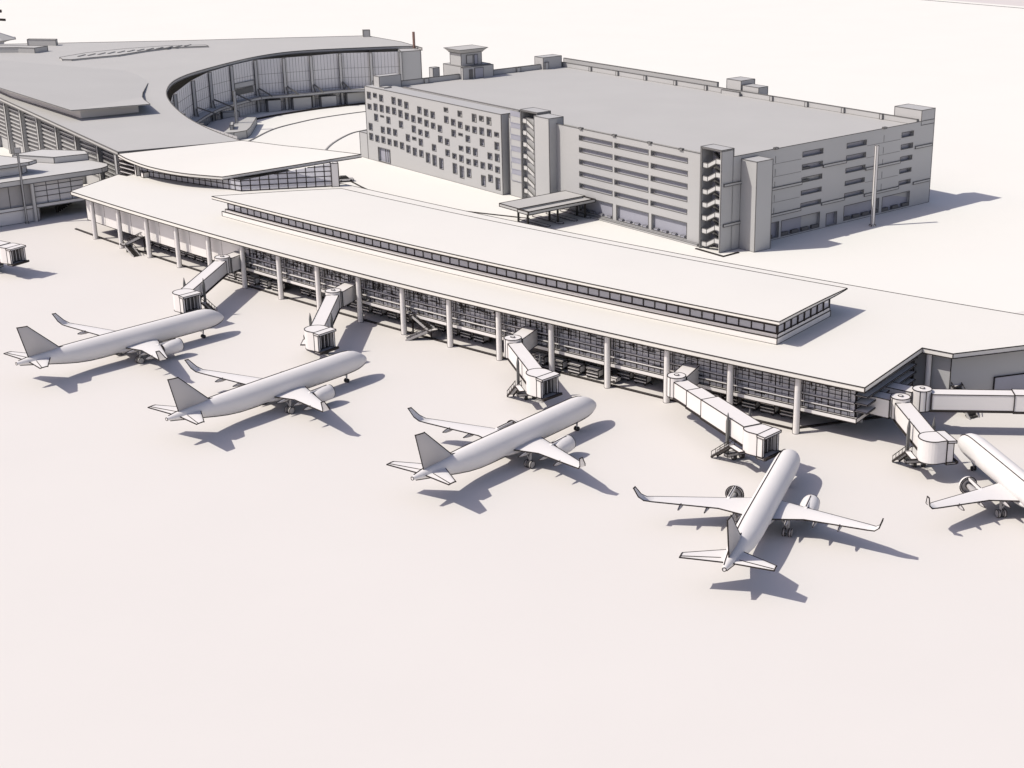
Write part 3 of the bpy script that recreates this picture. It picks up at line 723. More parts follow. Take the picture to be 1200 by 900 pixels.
pent.obox(gp(150, 33.3, 20), E1 * 10, E2 * 11.6, UPZ * 6.0)
pent.obox(gp(148.9, 33.0, 21.9), E1 * 1.0, E2 * 12.2, UPZ * 3.9)
pent.obox(gp(151.5, 34.3, 26.0), E1 * 6.0, E2 * 8.2, UPZ * 4.0)
pe = pent.build('elevator_house', GM, ga_)
mb = MB(.2); z0, z1 = 30.0, 31.2
lo = [gp(151.2, 34, z0), gp(157.8, 34, z0), gp(157.8, 42.8, z0), gp(151.2, 42.8, z0)]; hi = [gp(150.2, 32.8, z1), gp(158.8, 32.8, z1), gp(158.8, 44.2, z1), gp(150.2, 44.2, z1)]
for k in range(4): mb.face([lo[k], hi[k], hi[(k+1) % 4], lo[(k+1) % 4]][::-1] if False else [lo[k], lo[(k+1) % 4], hi[(k+1) % 4], hi[k]])
mb.face(hi); mb.face(lo[::-1]); mb.poly_line(hi, True); mb.poly_line(lo, True)
mb.build('roof_cap', [GREY, INKG], pe)
mb = MB(.16); mb.obox(gp(151.3, 36.4, 26.6), E1 * .15, E2 * 2.4, UPZ * 2.6); mb.build('window', [GREY, INKG], pe)
mb = MB(.16); mb.obox(gp(151.3, 39.4, 26.2), E1 * .15, E2 * 1.4, UPZ * 3.0); mb.obox(gp(148.7, 35.4, 22.1), E1 * .15, E2 * 1.4, UPZ * 3.0, m=1, ink=False); mb.obox(gp(148.7, 37.6, 22.1), E1 * .15, E2 * 3.4, UPZ * 3.2); mb.build('doorway', [HOLE, INKG], pe)
mb = MB(WG); mb.obox(gp(154.9, -.3, 0), E1 * 4.5, E2 * 5, UPZ * 8.0); mb.build('annex', GM, ga_)
mb = MB(WG); mb.obox(gp(157, 27.0, 18), E1 * 2, E2 * 2.5, UPZ * 7.5); mb.build('chimney', GM, ga_)

# ------------------------------------------------------------------ canopy shelter and traffic islands in front of the garage
cs = thing('canopy_shelter', gp(53, -10), 'flat grey canopy on dark posts over the kerbed islands in front of the garage', 'canopy')
mb = MB(0.2)
mb.obox(gp(51.6, -21.2, 4.5), E1 * 8.2, E2 * 22.4, UPZ * .8)
mb.build('roof_panel', [GREY, INK], cs)
mb = MB(0.2)
mb.obox(gp(47.0, -21.6, 4.45), E1 * .35, E2 * 22.4, UPZ * .8); mb.obox(gp(47.35, -21.6, 4.45), E1 * 4.24, E2 * .35, UPZ * .8); mb.obox(gp(47.35, .45, 4.45), E1 * 4.24, E2 * .35, UPZ * .8)
mb.obox(gp(47.35, -21.2, 4.5), E1 * 4.24, E2 * 21.6, UPZ * .35, ink=False)
mb.build('trough_panel', [GREY, INK], cs)
for a, b in ((56.2, -17.8), (52.8, -17.4), (52.8, -10.1), (50.0, -9.6), (52.6, -0.8), (49.6, -0.5)):
    mb = MB(.1, ink=False); mb.bar(gp(a, b, 0.15), gp(a, b, 4.5), 0.42, 0); mb.build('post', [DARK, INK], cs)
isl = [('outermost toll island, nearest the road kerb under the canopy', -14.2), ('second island from the road under the canopy', -9.6), ('third island from the road under the canopy', -4.9), ('island closest to the garage wall under the canopy', -0.1)]
for lab, b in isl:
    a0, a1 = 48.2, 60.0
    pts = [g2(a0 + .6 - .7 * math.cos(t), b - .75 * math.sin(t)) for t in [PI/2 + -PI * k / 8 for k in range(9)]]
    pts += [g2(a1 - .6 + .7 * math.cos(t), b + .75 * math.sin(t)) for t in [PI/2 - PI * k / 8 for k in range(9)]]
    pts = [g2(a0, b - .6), g2(a0 + .7, b - .85), g2(a1 - .7, b - .85), g2(a1, b - .6), g2(a1 + .3, b), g2(a1, b + .6), g2(a1 - .7, b + .85), g2(a0 + .7, b + .85), g2(a0, b + .6), g2(a0 - .3, b)]
    mb = MB(0.12); mb.prism(pts, 0.005, .2)
    tag(mb.build('traffic_island', [WHITE, INK]), lab, 'kerb island', 'traffic islands under the canopy')

# ------------------------------------------------------------------ poles
def pole(name, x, y, h, w, mats, label, head=None, lean=0):
    t = thing(name, (x, y, 0), label, 'pole')
    mb = MB(0.14); mb.box((x, y, h / 2), (w, w, h), 0.4); mb.build('shaft', mats, t)
    mb = MB(0.14); mb.box((x, y, .2), (w * 1.7, w * 1.7, .4), 0.4); mb.build('base', mats, t)
    if head: mb = MB(0.14); mb.box((x, y, h + head[2] / 2), head, 0.4); mb.build('head', mats, t)
    return t
pg = gp(-7.3, 49.1)
pole('light_pole', pg.x, pg.y, 21.1, 0.72, [WHITE, INKG], 'tall thick white pole standing alone in front of the right side of the garage')
pole('light_pole', -155.2, 383.8, 18.6, 0.45, [GREY2, INKG], 'slim grey floodlight mast with a boxy head beside the west concourse', (1.6, 1.0, 1.3))
pole('light_pole', -132.4, 518.4, 13.5, 0.8, [GREY2, INKG], 'grey light pole rising from the ramp in the oval forecourt')

# ------------------------------------------------------------------ small car behind the pavilion
def car(x, y, rz):
    t = thing('parked_car', (x, y, 0), 'small white car with a dark glazed cabin on the road behind the pavilion', 'car')
    X = Vector((math.cos(rz), math.sin(rz), 0)); Y = Vector((-X.y, X.x, 0))
    def P(u, v, z): return Vector((x, y, 0)) + X*u + Y*v + UPZ*z
    def loft(mb, prof, hw):
        pts = prof
        for v in (-hw, hw):
            f = [P(a, v, b) for a, b in pts]; mb.face(f if v < 0 else f[::-1]); mb.poly_line(f, True)
        for k in range(len(pts)):
            a, b = pts[k], pts[(k+1) % len(pts)]
            mb.face([P(a[0], -hw, a[1]), P(a[0], hw, a[1]), P(b[0], hw, b[1]), P(b[0], -hw, b[1])])
    mb = MB(.12); loft(mb, [(-2.3, .35), (2.3, .35), (2.35, .8), (1.1, 1.0), (-2.2, 1.05), (-2.35, .7)], .92); mb.build('body', [WHITE, INK], t)
    mb = MB(.12); loft(mb, [(-1.9, 1.06), (1.0, 1.01), (.3, 1.62), (-1.4, 1.65)], .8); mb.build('cabin', [DARK, INK], t)
    for u in (-1.45, 1.45):
        for v in (-.86, .86):
            mb = MB(.1, ink=False); mb.lathe([(-.12, .34), (.12, .34)], P(u, v, .34), Y, n=14); mb.build('wheel', [TYRE, INK], t)
car(-80.7, 435.4, R(20))

# ------------------------------------------------------------------ control tower clipped by the left edge
tx, ty = -266.5, 650.0
ct = thing('control_tower', (tx, ty, 0), 'distant control tower with dark antenna arms clipped by the upper left edge', 'tower')
mb = MB(.3); mb.lathe([(0, 3), (8, 2.6)], (tx, ty, 0), n=12, seams=(2.9, -.2)); mb.build('shaft', [GREY2, INKG], ct)
mb = MB(.3); mb.lathe([(8, 3.0), (14, 4.6)], (tx, ty, 0), n=8, smooth=False, rings=(0, 1)); mb.build('cab', [HOLE, INKG], ct)
mb = MB(.3); mb.lathe([(14, 5.2), (15, 9.5), (18.5, .4)], (tx, ty, 0), n=8, smooth=False, rings=(0, 1)); mb.build('cab_roof', [GREY, INKG], ct)
mb = MB(.3); mb.bar((tx, ty, 18), (tx, ty, 28), .5, 1); mb.bar((tx - 5, ty, 23.6), (tx + 5.8, ty, 23.0), .9, 1); mb.bar((tx - 4, ty, 26.4), (tx + 4.4, ty, 26.6), 1.2, 1); mb.build('antenna', [DARK, INK], ct)

# ------------------------------------------------------------------ baggage carts
def make_cart(name='baggage_cart'):
    t = thing(name, (0, 0, 0), 'cart', 'baggage cart')
    mb = MB(.1); mb.box((0, 0, .62), (2.9, 1.5, .34), w=.1); mb.box((0, 0, 1.2), (2.9, 1.5, .26), w=.1)
    for x in (-1.4, 1.4):
        for y in (-.7, .7): mb.bar((x, y, .55), (x, y, 1.9), .14, 1)
    mb.bar((1.3, 0, .6), (2.3, 0, .3), .12, 1); mb.build('deck', [WHITE, INK], t)
    mb = MB(.1); mb.box((0, 0, 1.9), (3.0, 1.55, .2), w=.1); mb.build('canopy', [WHITE, INK], t)
    mb = MB(.1); mb.box((1.48, 0, 1.25), (.08, 1.5, 1.2), w=.1); mb.build('end_panel', [WHITE, INK], t)
    for x in (-1.0, 1.0):
        for y in (-.62, .62):
            mb = MB(.1, ink=False); mb.lathe([(-.09, .3), (.09, .3)], (x, y, .3), (0, 1, 0), n=12); mb.build('wheel', [TYRE, INK], t)
    return t
cart0 = make_cart()
CARTS = [(56.9, 2.9), (60.5, 2.9), (64.4, 3.1), (68.7, 3.3), (72.7, 3.5), (80.4, 5.6), (84.0, 5.7), (92.8, 6.3), (96.4, 6.0), (100.0, 5.8), (103.7, 6.1), (108.2, 6.1), (112.0, 6.1), (122.0, 6.4), (125.7, 6.3), (129.6, 6.1), (133.4, 5.9), (151.6, 2.9), (156.2, 2.8), (160.4, 2.7), (164.6, 2.9), (157.4, 6.2), (161.6, 6.2), (169.9, 5.6), (173.7, 5.5), (189.0, 6.2), (193.0, 6.0), (196.8, 5.8), (200.6, 5.7), (204.4, 6.0), (15.6, 6.8), (19.4, 6.8), (23.3, 6.6), (27.2, 6.5), (31.0, 6.5), (34.8, 6.6), (38.6, 6.5), (42.4, 6.4), (46.2, 6.3), (50.0, 6.3)]
CARTS.sort()
ORD = ['first', 'second', 'third', 'fourth', 'fifth', 'sixth', 'seventh', 'eighth', 'ninth', 'tenth', 'eleventh', 'twelfth', 'thirteenth', 'fourteenth', 'fifteenth', 'sixteenth']
bays = {}
for s, n in CARTS: bays.setdefault(int(s // PITCH), []).append((s, n))
first = True
for bay, lst in sorted(bays.items()):
    names = {1: ['only'], 2: ['left', 'right'], 3: ['left', 'middle', 'right'], 4: ['leftmost', 'second', 'third', 'rightmost']}
    for r, (s, n) in enumerate(lst):
        rank = names.get(len(lst), ['leftmost', 'second', 'third', 'fourth', 'fifth', 'sixth'])[r]
        c = cart0 if first else copy_tree(cart0)
        first = False
        p = sn(s, n); t = tang(s)
        c.location = (p.x, p.y, 0); c.rotation_euler = (0, 0, math.atan2(t.y, t.x))
        row = 'in front' if n < 4 else 'set back'
        tag(c, f'{rank} baggage cart {row} under the {ORD[bay]} column bay from the left', 'baggage cart', 'baggage carts parked under the concourse')
# baggage tug
p = sn(168.6, 3.0); t_ = tang(168.6); rz = math.atan2(t_.y, t_.x)
tg = thing('baggage_tug', (p.x, p.y, 0), 'small white baggage tug at the end of the front cart row under the concourse', 'tug', rz=0)
def TP(u, v, z): return Vector((p.x, p.y, 0)) + t_ * u + norm_out(168.6) * v + UPZ * z
mb = MB(.11); mb.box(TP(0.2, 0, .75), (2.6, 1.5, .7), rz); mb.build('body', [WHITE, INK], tg)
mb = MB(.11); mb.box(TP(-.7, 0, 1.35), (.5, 1.2, .9), rz); mb.build('seat', [DARK, INK], tg)
mb = MB(.11, ink=False); mb.bar(TP(.3, .1, 1.0), TP(0, .1, 1.6), .12, 1); mb.build('steering_wheel', [DARK, INK], tg)
for u in (-.8, 1.0):
    for v in (-.7, .7):
        mb = MB(.1, ink=False); mb.lathe([(-.12, .36), (.12, .36)], TP(u, v, .36), norm_out(168.6), n=12); mb.build('wheel', [TYRE, INK], tg)

# benches on the upper floor
def make_bench():
    t = thing('bench', (0, 0, 0), 'bench', 'bench')
    mb = MB(.1); mb.box((0, 0, .45), (3.2, .7, .14)); mb.build('seat', [DARK, INK], t)
    mb = MB(.1); mb.box((0, -.35, .8), (3.2, .12, .6)); mb.build('backrest', [DARK, INK], t)
    for x in (-1.3, 1.3): mb = MB(.1, ink=False); mb.box((x, 0, .2), (.14, .6, .4)); mb.build('leg', [DARK, INK], t)
    return t
be0 = make_bench(); first = True
for bay in range(9, 16):
    for r, (ds, n) in enumerate(((3.6, 4.4), (8.9, 5.0))):
        c = be0 if first else copy_tree(be0); first = False
        s = PITCH * bay + ds; p = sn(s, n); t = tang(s)
        c.location = (p.x, p.y, 4.301); c.rotation_euler = (0, 0, math.atan2(t.y, t.x))
        tag(c, f"{'left' if r == 0 else 'right'} waiting bench behind the glass of the {ORD[bay]} column bay from the left", 'bench', 'benches on the concourse upper floor')

# ------------------------------------------------------------------ apron stairs
def stairs(label, land, mid, foot, wid=1.7):
    t = thing('apron_stairs', (foot[0], foot[1], 0), label, 'stairs')
    land, foot = Vector(land), Vector(foot)
    runs = [(land, Vector(mid)), (Vector(mid), foot)] if mid else [(land, foot)]
    for a, b in runs:
        d = (b - a); h = Vector((d.x, d.y, 0)).normalized(); sd = Vector((-h.y, h.x, 0)) * wid / 2
        mb = MB(.12)
        n = 10
        for k in range(n):
            q = a + d * (k / n)
            mb.obox(q - sd - UPZ * .12, d.xy.to_3d() / n, sd * 2, UPZ * (d.z / n - .12), m=0, ink=False)
        mb.bar(a - sd + UPZ * .05, b - sd + UPZ * .05, .16, 1, h=.45); mb.bar(a + sd + UPZ * .05, b + sd + UPZ * .05, .16, 1, h=.45)
        f = mb.build('flight', [DARK, material('stair_stringer', (.45, .42, .38)) if False else MID], t)
        for s_ in (-1, 1):
            r = MB(.1); r.bar(a + sd * s_ + UPZ * 1.0, b + sd * s_ + UPZ * 1.0, .1, 1)
            for k in range(4): q = a.lerp(b, (k + .3) / 4) + sd * s_; r.bar(q, q + UPZ * 1.0, .07, 1)
            r.build('handrail', [DARK, INK], f)
    mb = MB(.14); mb.box(land - UPZ * .1, (2.2, 2.2, .2), 0.7); mb.build('landing', [WHITE, INK], t)
    if mid: mb = MB(.14); mb.box(Vector(mid) - UPZ * .1, (2.2, 2.2, .2), 0.7); mb.build('landing', [WHITE, INK], t)
    mb = MB(.1, ink=False); mb.bar((land.x, land.y, 0), (land.x, land.y, land.z - .2), .25, 1)
    if mid: mb.bar((mid[0], mid[1], 0), (mid[0], mid[1], mid[2] - .2), .25, 1)
    mb.build('post', [DARK, INK], t)
stairs('dark switchback stair under the blank white wall near the left end of the concourse', (-115.6, 354.6, 4.2), (-120.0, 354.6, 2.1), (-116.4, 350.6, 0))
stairs('dark switchback stair hanging from the glazed front midway along the concourse', (-42.1, 290.9, 4.2), (-37.9, 286.8, 2.1), (-42.9, 286.6, 0))
stairs('single flight dark stair with a white landing beside the east wall', (58.6, 247.6, 4.6), None, (61.4, 242.8, 0), 2.0)

# ------------------------------------------------------------------ jet bridges
def bridge(label, rot, cab, face, conn, nsec=2, wheel_back=6.3, ztr=8.0, ztc=7.2, stair=1, legs=True, cuts=None, post=False):
    t = thing('jet_bridge', (rot[0], rot[1], 0), label, 'jet bridge', 'jet bridges along the concourse')
    r, c = Vector((*rot, 0)), Vector((*cab, 0))
    d = (c - r); L = d.length; d.normalize(); sd = Vector((-d.y, d.x, 0))
    # rotunda
    mb = MB(.14); mb.lathe([(4.4, 1.6), (ztr, 1.6)], r, n=24, rings=(0, 1), seams=[math.atan2(d.y, d.x) + q for q in (1.25, -1.25, 1.9, -1.9)])
    rt = mb.build('rotunda', [WHITE, INK], t)
    mb = MB(.12); mb.lathe([(ztr, .5), (ztr + .15, .4)], r, n=12, rings=(1,)); mb.build('vent_cap', [WHITE, INK], rt)
    if post: mb = MB(.14); mb.lathe([(0, .3), (4.4, .3)], r, n=12, seams=(0, PI)); mb.build('support_column', [MID, INK], t)
    mb = MB(.14); mb.lathe([(4.0, .6), (4.4, 1.55)], r, n=18, rings=(0,)); mb.build('corbel', [MID, INK], t)
    # connector to the building
    if conn is not None:
        e = Vector((*conn, 0)); dd = (e - r); n2 = Vector((-dd.y, dd.x, 0)).normalized() * 1.45
        mb = MB(.14); mb.obox(r + dd.normalized() * 1.2 - n2 + UPZ * 4.3, dd - dd.normalized() * 1.2, n2 * 2, UPZ * (ztr - .5 - 4.3)); mb.build('connector', [WHITE, INK], t)
    # telescoping tunnel
    x0 = 1.5
    cuts = cuts or [k / nsec for k in range(nsec + 1)]
    for k in range(nsec):
        xa = x0 + (L - x0 - 1.3) * cuts[k]; xb = x0 + (L - x0 - 1.3) * cuts[k + 1]
        hw = 1.32 + .16 * k; ex = .12 * k
        za = lambda x: ztr - .55 - (ztr - .4 - ztc) * x / L
        pa, pb = r + d * xa, r + d * xb
        ha = 2.75 + .18 * k
        P = [pa - sd*hw + UPZ*(za(xa) + ex - ha), pa + sd*hw + UPZ*(za(xa) + ex - ha), pa + sd*hw + UPZ*(za(xa) + ex), pa - sd*hw + UPZ*(za(xa) + ex),
             pb - sd*hw + UPZ*(za(xb) + ex - ha), pb + sd*hw + UPZ*(za(xb) + ex - ha), pb + sd*hw + UPZ*(za(xb) + ex), pb - sd*hw + UPZ*(za(xb) + ex)]
        mb = MB(.15)
        for q in ((0,1,2,3),(7,6,5,4),(0,4,5,1),(1,5,6,2),(2,6,7,3),(3,7,4,0)): mb.face([P[i] for i in q][::-1])
        for s_, e_ in ((0,1),(1,2),(2,3),(3,0),(4,5),(5,6),(6,7),(7,4),(0,4),(1,5),(2,6),(3,7)): mb.line(P[s_], P[e_])
        mb.bar(P[0] - UPZ*.18, P[4] - UPZ*.18, .3, 1); mb.bar(P[1] - UPZ*.18, P[5] - UPZ*.18, .3, 1)
        mb.build('tunnel_section', [WHITE, INK], t)
    # cab
    f = Vector((math.cos(face), math.sin(face), 0)); fs = Vector((-f.y, f.x, 0))
    zb = ztc - 3.7
    mb = MB(.14)
    half = []
    N = 14
    a0 = face + PI/2; 
    pts = [c + f*1.6 + fs*2.0] + [c + Vector((math.cos(a0 + PI*k/N), math.sin(a0 + PI*k/N), 0)) * 2.15 for k in range(N + 1)] + [c + f*1.6 - fs*2.0]
    mb.prism([(q.x, q.y) for q in pts], zb, ztc, corner=40)
    cb = mb.build('cab', [WHITE, INK], t)
    # bellows, hood and sill
    o = c + f * 1.62
    mb = MB(.13); mb.obox(o - fs*2.1 + UPZ*(zb + .1), fs * .45, f * 1.1, UPZ * 3.4); mb.build('bellows_frame', [WHITE, INK], cb)
    mb = MB(.13); mb.obox(o + fs*1.65 + UPZ*(zb + .1), fs * .45, f * 1.1, UPZ * 3.4)
    mb.build('bellows_frame', [WHITE, INK], cb)
    mb = MB(.13); mb.obox(o - fs*2.2 + UPZ*(ztc - .35), fs * 4.4, f * 1.5 - UPZ*.1, UPZ * .35); mb.build('hood', [WHITE, INK], cb)
    mb = MB(.12); mb.obox(o - fs*1.64 + UPZ*(zb + .3) + f*.06, fs * 3.28, f * .1, UPZ * 3.1)
    for q in (-.9, 0, .9): mb.obox(o + fs*(q - .2) + UPZ*(zb + .3) + f*.2, fs * .4, f * .35, UPZ * 3.0)
    mb.build('bellows', [MID, INK], cb)
    mb = MB(.14); mb.obox(o - fs*2.2 + UPZ*(zb - .25), fs * 4.4, f * 1.7, UPZ * .3); mb.bar(o - fs*2.1 + f*1.75 + UPZ*zb, o + fs*2.1 + f*1.75 + UPZ*zb, .4, 1); mb.build('sill', [MID, INK], cb)
    # drive bogie with lift columns
    if legs:
        w = c - d * wheel_back
        for s_ in (-1, 1):
            b = w + sd * s_ * 2.05
            mb = MB(.1, ink=False); mb.obox(b - d*.25 - sd*.22 + UPZ*1.0, d*.5, sd*.44, UPZ*(ztc - 1.2)); mb.lathe([(ztc - .2, .3), (ztc + 1.2, .05)], b, n=8, m=0); mb.build('lift_column', [GREYD, INK], t)
        mb = MB(.1); mb.obox(w - sd*2.3 - d*.5 + UPZ*.9, sd*4.6, d*1.0, UPZ*.5); mb.build('bogie_beam', [MID, INK], t)
        for s_ in (-.75, .75):
            mb = MB(.1, ink=False); mb.lathe([(-.25, .62), (.25, .62)], w + sd*s_ + UPZ*.62, sd, n=16); wh = mb.build('wheel', [TYRE, INK], t)
            mb = MB(.1, ink=False); mb.lathe([(-.28, .3), (.28, .3)], w + sd*s_ + UPZ*.62, sd, n=12); mb.build('rim', [WHITE, INK], wh)
        # service stair on the side of the cab
        a = w + d*2.2 + sd*stair*2.6 + UPZ*(zb + .1); b = w - d*2.4 + sd*stair*3.0 + UPZ*.15
        dv = b - a; s2 = sd * .55
        mb = MB(.1)
        for k in range(9): q = a + dv * (k / 9); mb.obox(q - s2, dv.xy.to_3d() / 9, s2 * 2, UPZ * .1, ink=False)
        mb.bar(a - s2, b - s2, .14, 1, h=.35); mb.bar(a + s2, b + s2, .14, 1, h=.35)
        st = mb.build('service_stair', [MID, INK], t)
        mb = MB(.1, ink=False)
        for e in (-1, 1):
            mb.bar(a + s2*e + UPZ*1.0, b + s2*e + UPZ*1.0, .1, 1)
            for k in range(5): q = a.lerp(b, k / 4) + s2*e; mb.bar(q, q + UPZ, .07, 1)
        mb.build('handrail', [DARK, INK], st)
        mb = MB(.12); mb.obox(a - s2*1.2, d*3.2, sd*stair*-1.0, UPZ*.14) ; mb.build('platform', [WHITE, INK], t)
def face_pt(s, n=2.2): p = sn(s, n); return (p.x, p.y)
bridge('white jet bridge docked at the farthest left aircraft, reaching towards its nose', (-87.7, 320.6), (-89.6, 296.0), R(-40), face_pt(62.4, 1.7), nsec=1, stair=1)
bridge('white jet bridge second from the left, reaching towards the second aircraft', (-58.5, 294.2), (-57.7, 271.3), R(-36), face_pt(100.6, 1.7), nsec=1, stair=-1)
bridge('white jet bridge in the middle, docked above the nose of the third aircraft', (-19.8, 263.3), (-14.2, 246.3), R(-42), face_pt(150.4, 1.7), nsec=1, stair=-1)
bridge('longest white jet bridge with three tunnel sections beside the fourth aircraft', (9.7, 242.5), (21.6, 219.8), R(-42), face_pt(187.0, 1.7), nsec=3, cuts=[0, .2, .42, 1], wheel_back=5.4, stair=-1)
bridge('white jet bridge at the right end, pointing at the aircraft cut by the frame', (46.3, 232.1), (48.5, 216.2), R(14), face_pt(219.6, 6.4), nsec=1, stair=-1, wheel_back=5.2)
bridge('white jet bridge running level out of the right edge of the picture', (50.6, 235.9), (108.0, 233.5), R(-60), face_pt(219.6, 11.8), nsec=4, ztc=7.6)
bridge('white jet bridge cab clipped by the left edge of the picture', (-172, 352), (-139.9, 333.5), R(-28), None, nsec=3)

# ------------------------------------------------------------------ airliners
def wing_surface(mb, secs, n=7, tip=True):
    """secs: (le xyz, te xyz, vertical offset dir) -> upper and lower skins + inked edges"""
    up, lo = [], []
    for le, te, nv, tk in secs:
        le, te, nv = Vector(le), Vector(te), Vector(nv).normalized()
        ch = (te - le).length
        ru, rl = [], []
        for k in range(n + 1):
            t = (1 - math.cos(PI * k / n)) / 2
            y = tk * ch * 2.6 * (0.2969*math.sqrt(t) - 0.126*t - 0.3516*t*t + 0.2843*t**3 - 0.1015*t**4) * 1.9
            q = le.lerp(te, t); ru.append(q + nv * y); rl.append(q - nv * y * .6)
        up.append(ru); lo.append(rl)
    mb.grid(up, smooth=True); mb.grid(lo, smooth=True, flip=True)
    for rows in (up[0], up[-1]):
        pass
    e = up[-1] + lo[-1][::-1]; mb.face(e)
    for a, b in zip(secs, secs[1:]):
        mb.line(a[0], b[0]); mb.line(a[1], b[1])
    if tip: mb.poly_line(up[-1])
    return up
def make_airliner():
    t = thing('airliner', (0, 0, 0), 'plane', 'airplane')
    M = [SKIN, INK]
    SEC = [(0.0, 3.30, .05, .05), (.12, 3.32, .35, .33), (.45, 3.38, .72, .68), (1.0, 3.48, 1.08, 1.02), (1.8, 3.62, 1.42, 1.40), (2.8, 3.76, 1.70, 1.74), (4.0, 3.86, 1.88, 1.95), (5.5, 3.90, 1.975, 2.05),
           (10, 3.90, 1.975, 2.07), (16, 3.90, 1.975, 2.07), (22, 3.90, 1.975, 2.07), (28, 3.90, 1.975, 2.07), (30.5, 3.94, 1.95, 2.03), (33, 4.07, 1.84, 1.88), (35.5, 4.28, 1.62, 1.62), (38, 4.52, 1.33, 1.30), (40.5, 4.72, .98, .95), (42.5, 4.84, .66, .64), (44.0, 4.90, .38, .38), (44.6, 4.92, .26, .26)]
    mb = MB(.17); n = 28; rows = []
    for x, zc_, rw, rh in SEC:
        rows.append([(x, rw * math.sin(2*PI*k/n), zc_ + rh * math.cos(2*PI*k/n)) for k in range(n + 1)])
    I = [[mb.V(p) for p in r[:-1]] for r in rows]
    for a, b in zip(I, I[1:]):
        for k in range(n): mb.facei((a[k], a[(k+1) % n], b[(k+1) % n], b[k]), 0, True)
    mb.face([mb.v[i] for i in I[-1]], 0)
    mb.poly_line([mb.v[i] for i in I[-1]], True, .1)
    for ang in (R(-28), R(153)):        # ink outlines near the crown and belly silhouettes
        mb.poly_line([(x, (rw + .08) * math.sin(ang), zc_ + (rh + .08) * math.cos(ang)) for x, zc_, rw, rh in SEC[1:-1]], w=.12)
    mb.build('fuselage', M, t)
    mb = MB(.16); rows = []
    for k in range(13):
        u = k / 12; x = 15.2 + 11.2 * u; sc = max(.02, math.sin(PI * u)) ** .5
        rows.append([(x, 2.12 * sc * math.sin(a), 2.62 - 1.05 * sc * math.cos(a) * (1 if math.cos(a) > 0 else .5)) for a in [2*PI*q/20 for q in range(21)]])
    mb.grid(rows, smooth=True, flip=True); mb.build('belly_fairing', M, t)
    for sgn in (-1, 1):
        Y = lambda v: v * sgn
        mb = MB(.17)
        secs = [((16.3, Y(1.5), 2.75), (23.5, Y(1.5), 2.95), (0, 0, 1), .11), ((18.7, Y(6.3), 3.15), (22.9, Y(6.3), 3.3), (0, 0, 1), .105), ((23.3, Y(15.6), 4.05), (25.3, Y(15.6), 4.1), (0, 0, 1), .10)]
        if sgn < 0: pass
        wing_surface(mb, secs, tip=False)
        wg = mb.build('wing', M, t)
        mb = MB(.16)
        secs = [((23.3, Y(15.6), 4.05), (25.3, Y(15.6), 4.1), (0, 0, 1), .10), ((24.2, Y(16.7), 4.3), (25.8, Y(16.7), 4.35), (0, Y(-.4), .9), .09), ((25.0, Y(17.35), 5.0), (26.3, Y(17.35), 5.05), (0, Y(-1), .3), .08), ((26.3, Y(17.85), 6.6), (27.0, Y(17.88), 6.65), (0, Y(-1), .12), .07)]
        wing_surface(mb, secs); mb.build('winglet', M, wg)
        for yv, le, ln in ((3.9, 21.6, 3.3), (7.9, 21.3, 3.4), (11.6, 22.6, 3.0)):
            z = 2.75 + (yv - 1.5) * .092 - .25
            mb = MB(.13); prof = [(0, .04), (.5, .22), (1.4, .30), (2.4, .22), (ln, .03)]
            mb.lathe(prof, (le, Y(yv), z), (1, 0, .02), n=10, seams=(PI/2, -PI/2)); mb.build('flap_fairing', [SKIN2, INK], wg)
        # engine
        ex, ez = 14.2, 2.22
        mb = MB(.17)
        bare = sgn < 0
        prof = [(.55, .98), (.1, 1.06), (0, 1.16), (.1, 1.25), (.7, 1.36), (1.8, 1.40), (3.0, 1.30), (4.2, 1.06), (4.25, .98), (3.6, .95)]
        if bare:        # the photo shows these as an open ring with a visible hub
            mb = MB(.15); prof = [(.15, 1.02), (0, 1.12), (.12, 1.28), (.75, 1.38), (.75, 1.12), (.15, 1.02)]
        mb.lathe(prof, (ex, Y(5.75), ez), (1, 0, -.015), n=28, caps=False, rings=(1, 3, 4) if bare else (2, 7))
        if bare: mb.lathe([(.2, .42), (.8, .42)], (ex, Y(5.75), ez), (1, 0, -.015), n=20, rings=(0, 1), w=.13)
        ce = mb.build('engine', M, t)
        mb = MB(.1); mb.lathe([(.5, .99), (.52, .4), (.3, .34), (-.02, .02)], (ex, Y(5.75), ez), (1, 0, -.015), n=24, smooth=False, caps=False, rings=(1,))
        for k in range(18):
            a = 2*PI*k/18; mb.bar((ex + .48, Y(5.75) + .38*math.cos(a), ez + .38*math.sin(a)), (ex + .48, Y(5.75) + .95*math.cos(a), ez + .95*math.sin(a)), .07, 0)
        mb.build('fan', [SKIN2, INK], ce)
        mb = MB(.11); mb.lathe([(.8, .35), (2.6, .5), (4.2, .6), (5.1, .45), (5.9, .05)] if bare else [(3.2, .85), (4.2, .72), (5.1, .5), (5.9, .05)], (ex, Y(5.75), ez), (1, 0, -.02), n=20, rings=(2,)); mb.build('exhaust_cone', [MID, INK], ce)
        mb = MB(.11)
        pts = [(ex + .9, ez + 1.36), (ex + 4.6, ez + 1.28), (ex + 6.4, ez + .75), (ex + 6.4, ez + .5), (ex + 4.2, ez + .85), (ex + 1.2, ez + 1.0)]
        for v in (-.2, .2):
            f = [(x, Y(5.75) + v, z) for x, z in pts]; mb.face(f if v < 0 else f[::-1])
        for k in range(len(pts)):
            a, b = pts[k], pts[(k+1) % len(pts)]; mb.face([(a[0], Y(5.75)-.2, a[1]), (a[0], Y(5.75)+.2, a[1]), (b[0], Y(5.75)+.2, b[1]), (b[0], Y(5.75)-.2, b[1])])
        mb.line((ex + .9, Y(5.75), ez + 1.42), (ex + 4.6, Y(5.75), ez + 1.34)); mb.build('pylon', M, ce)
        # tailplane
        mb = MB(.17)
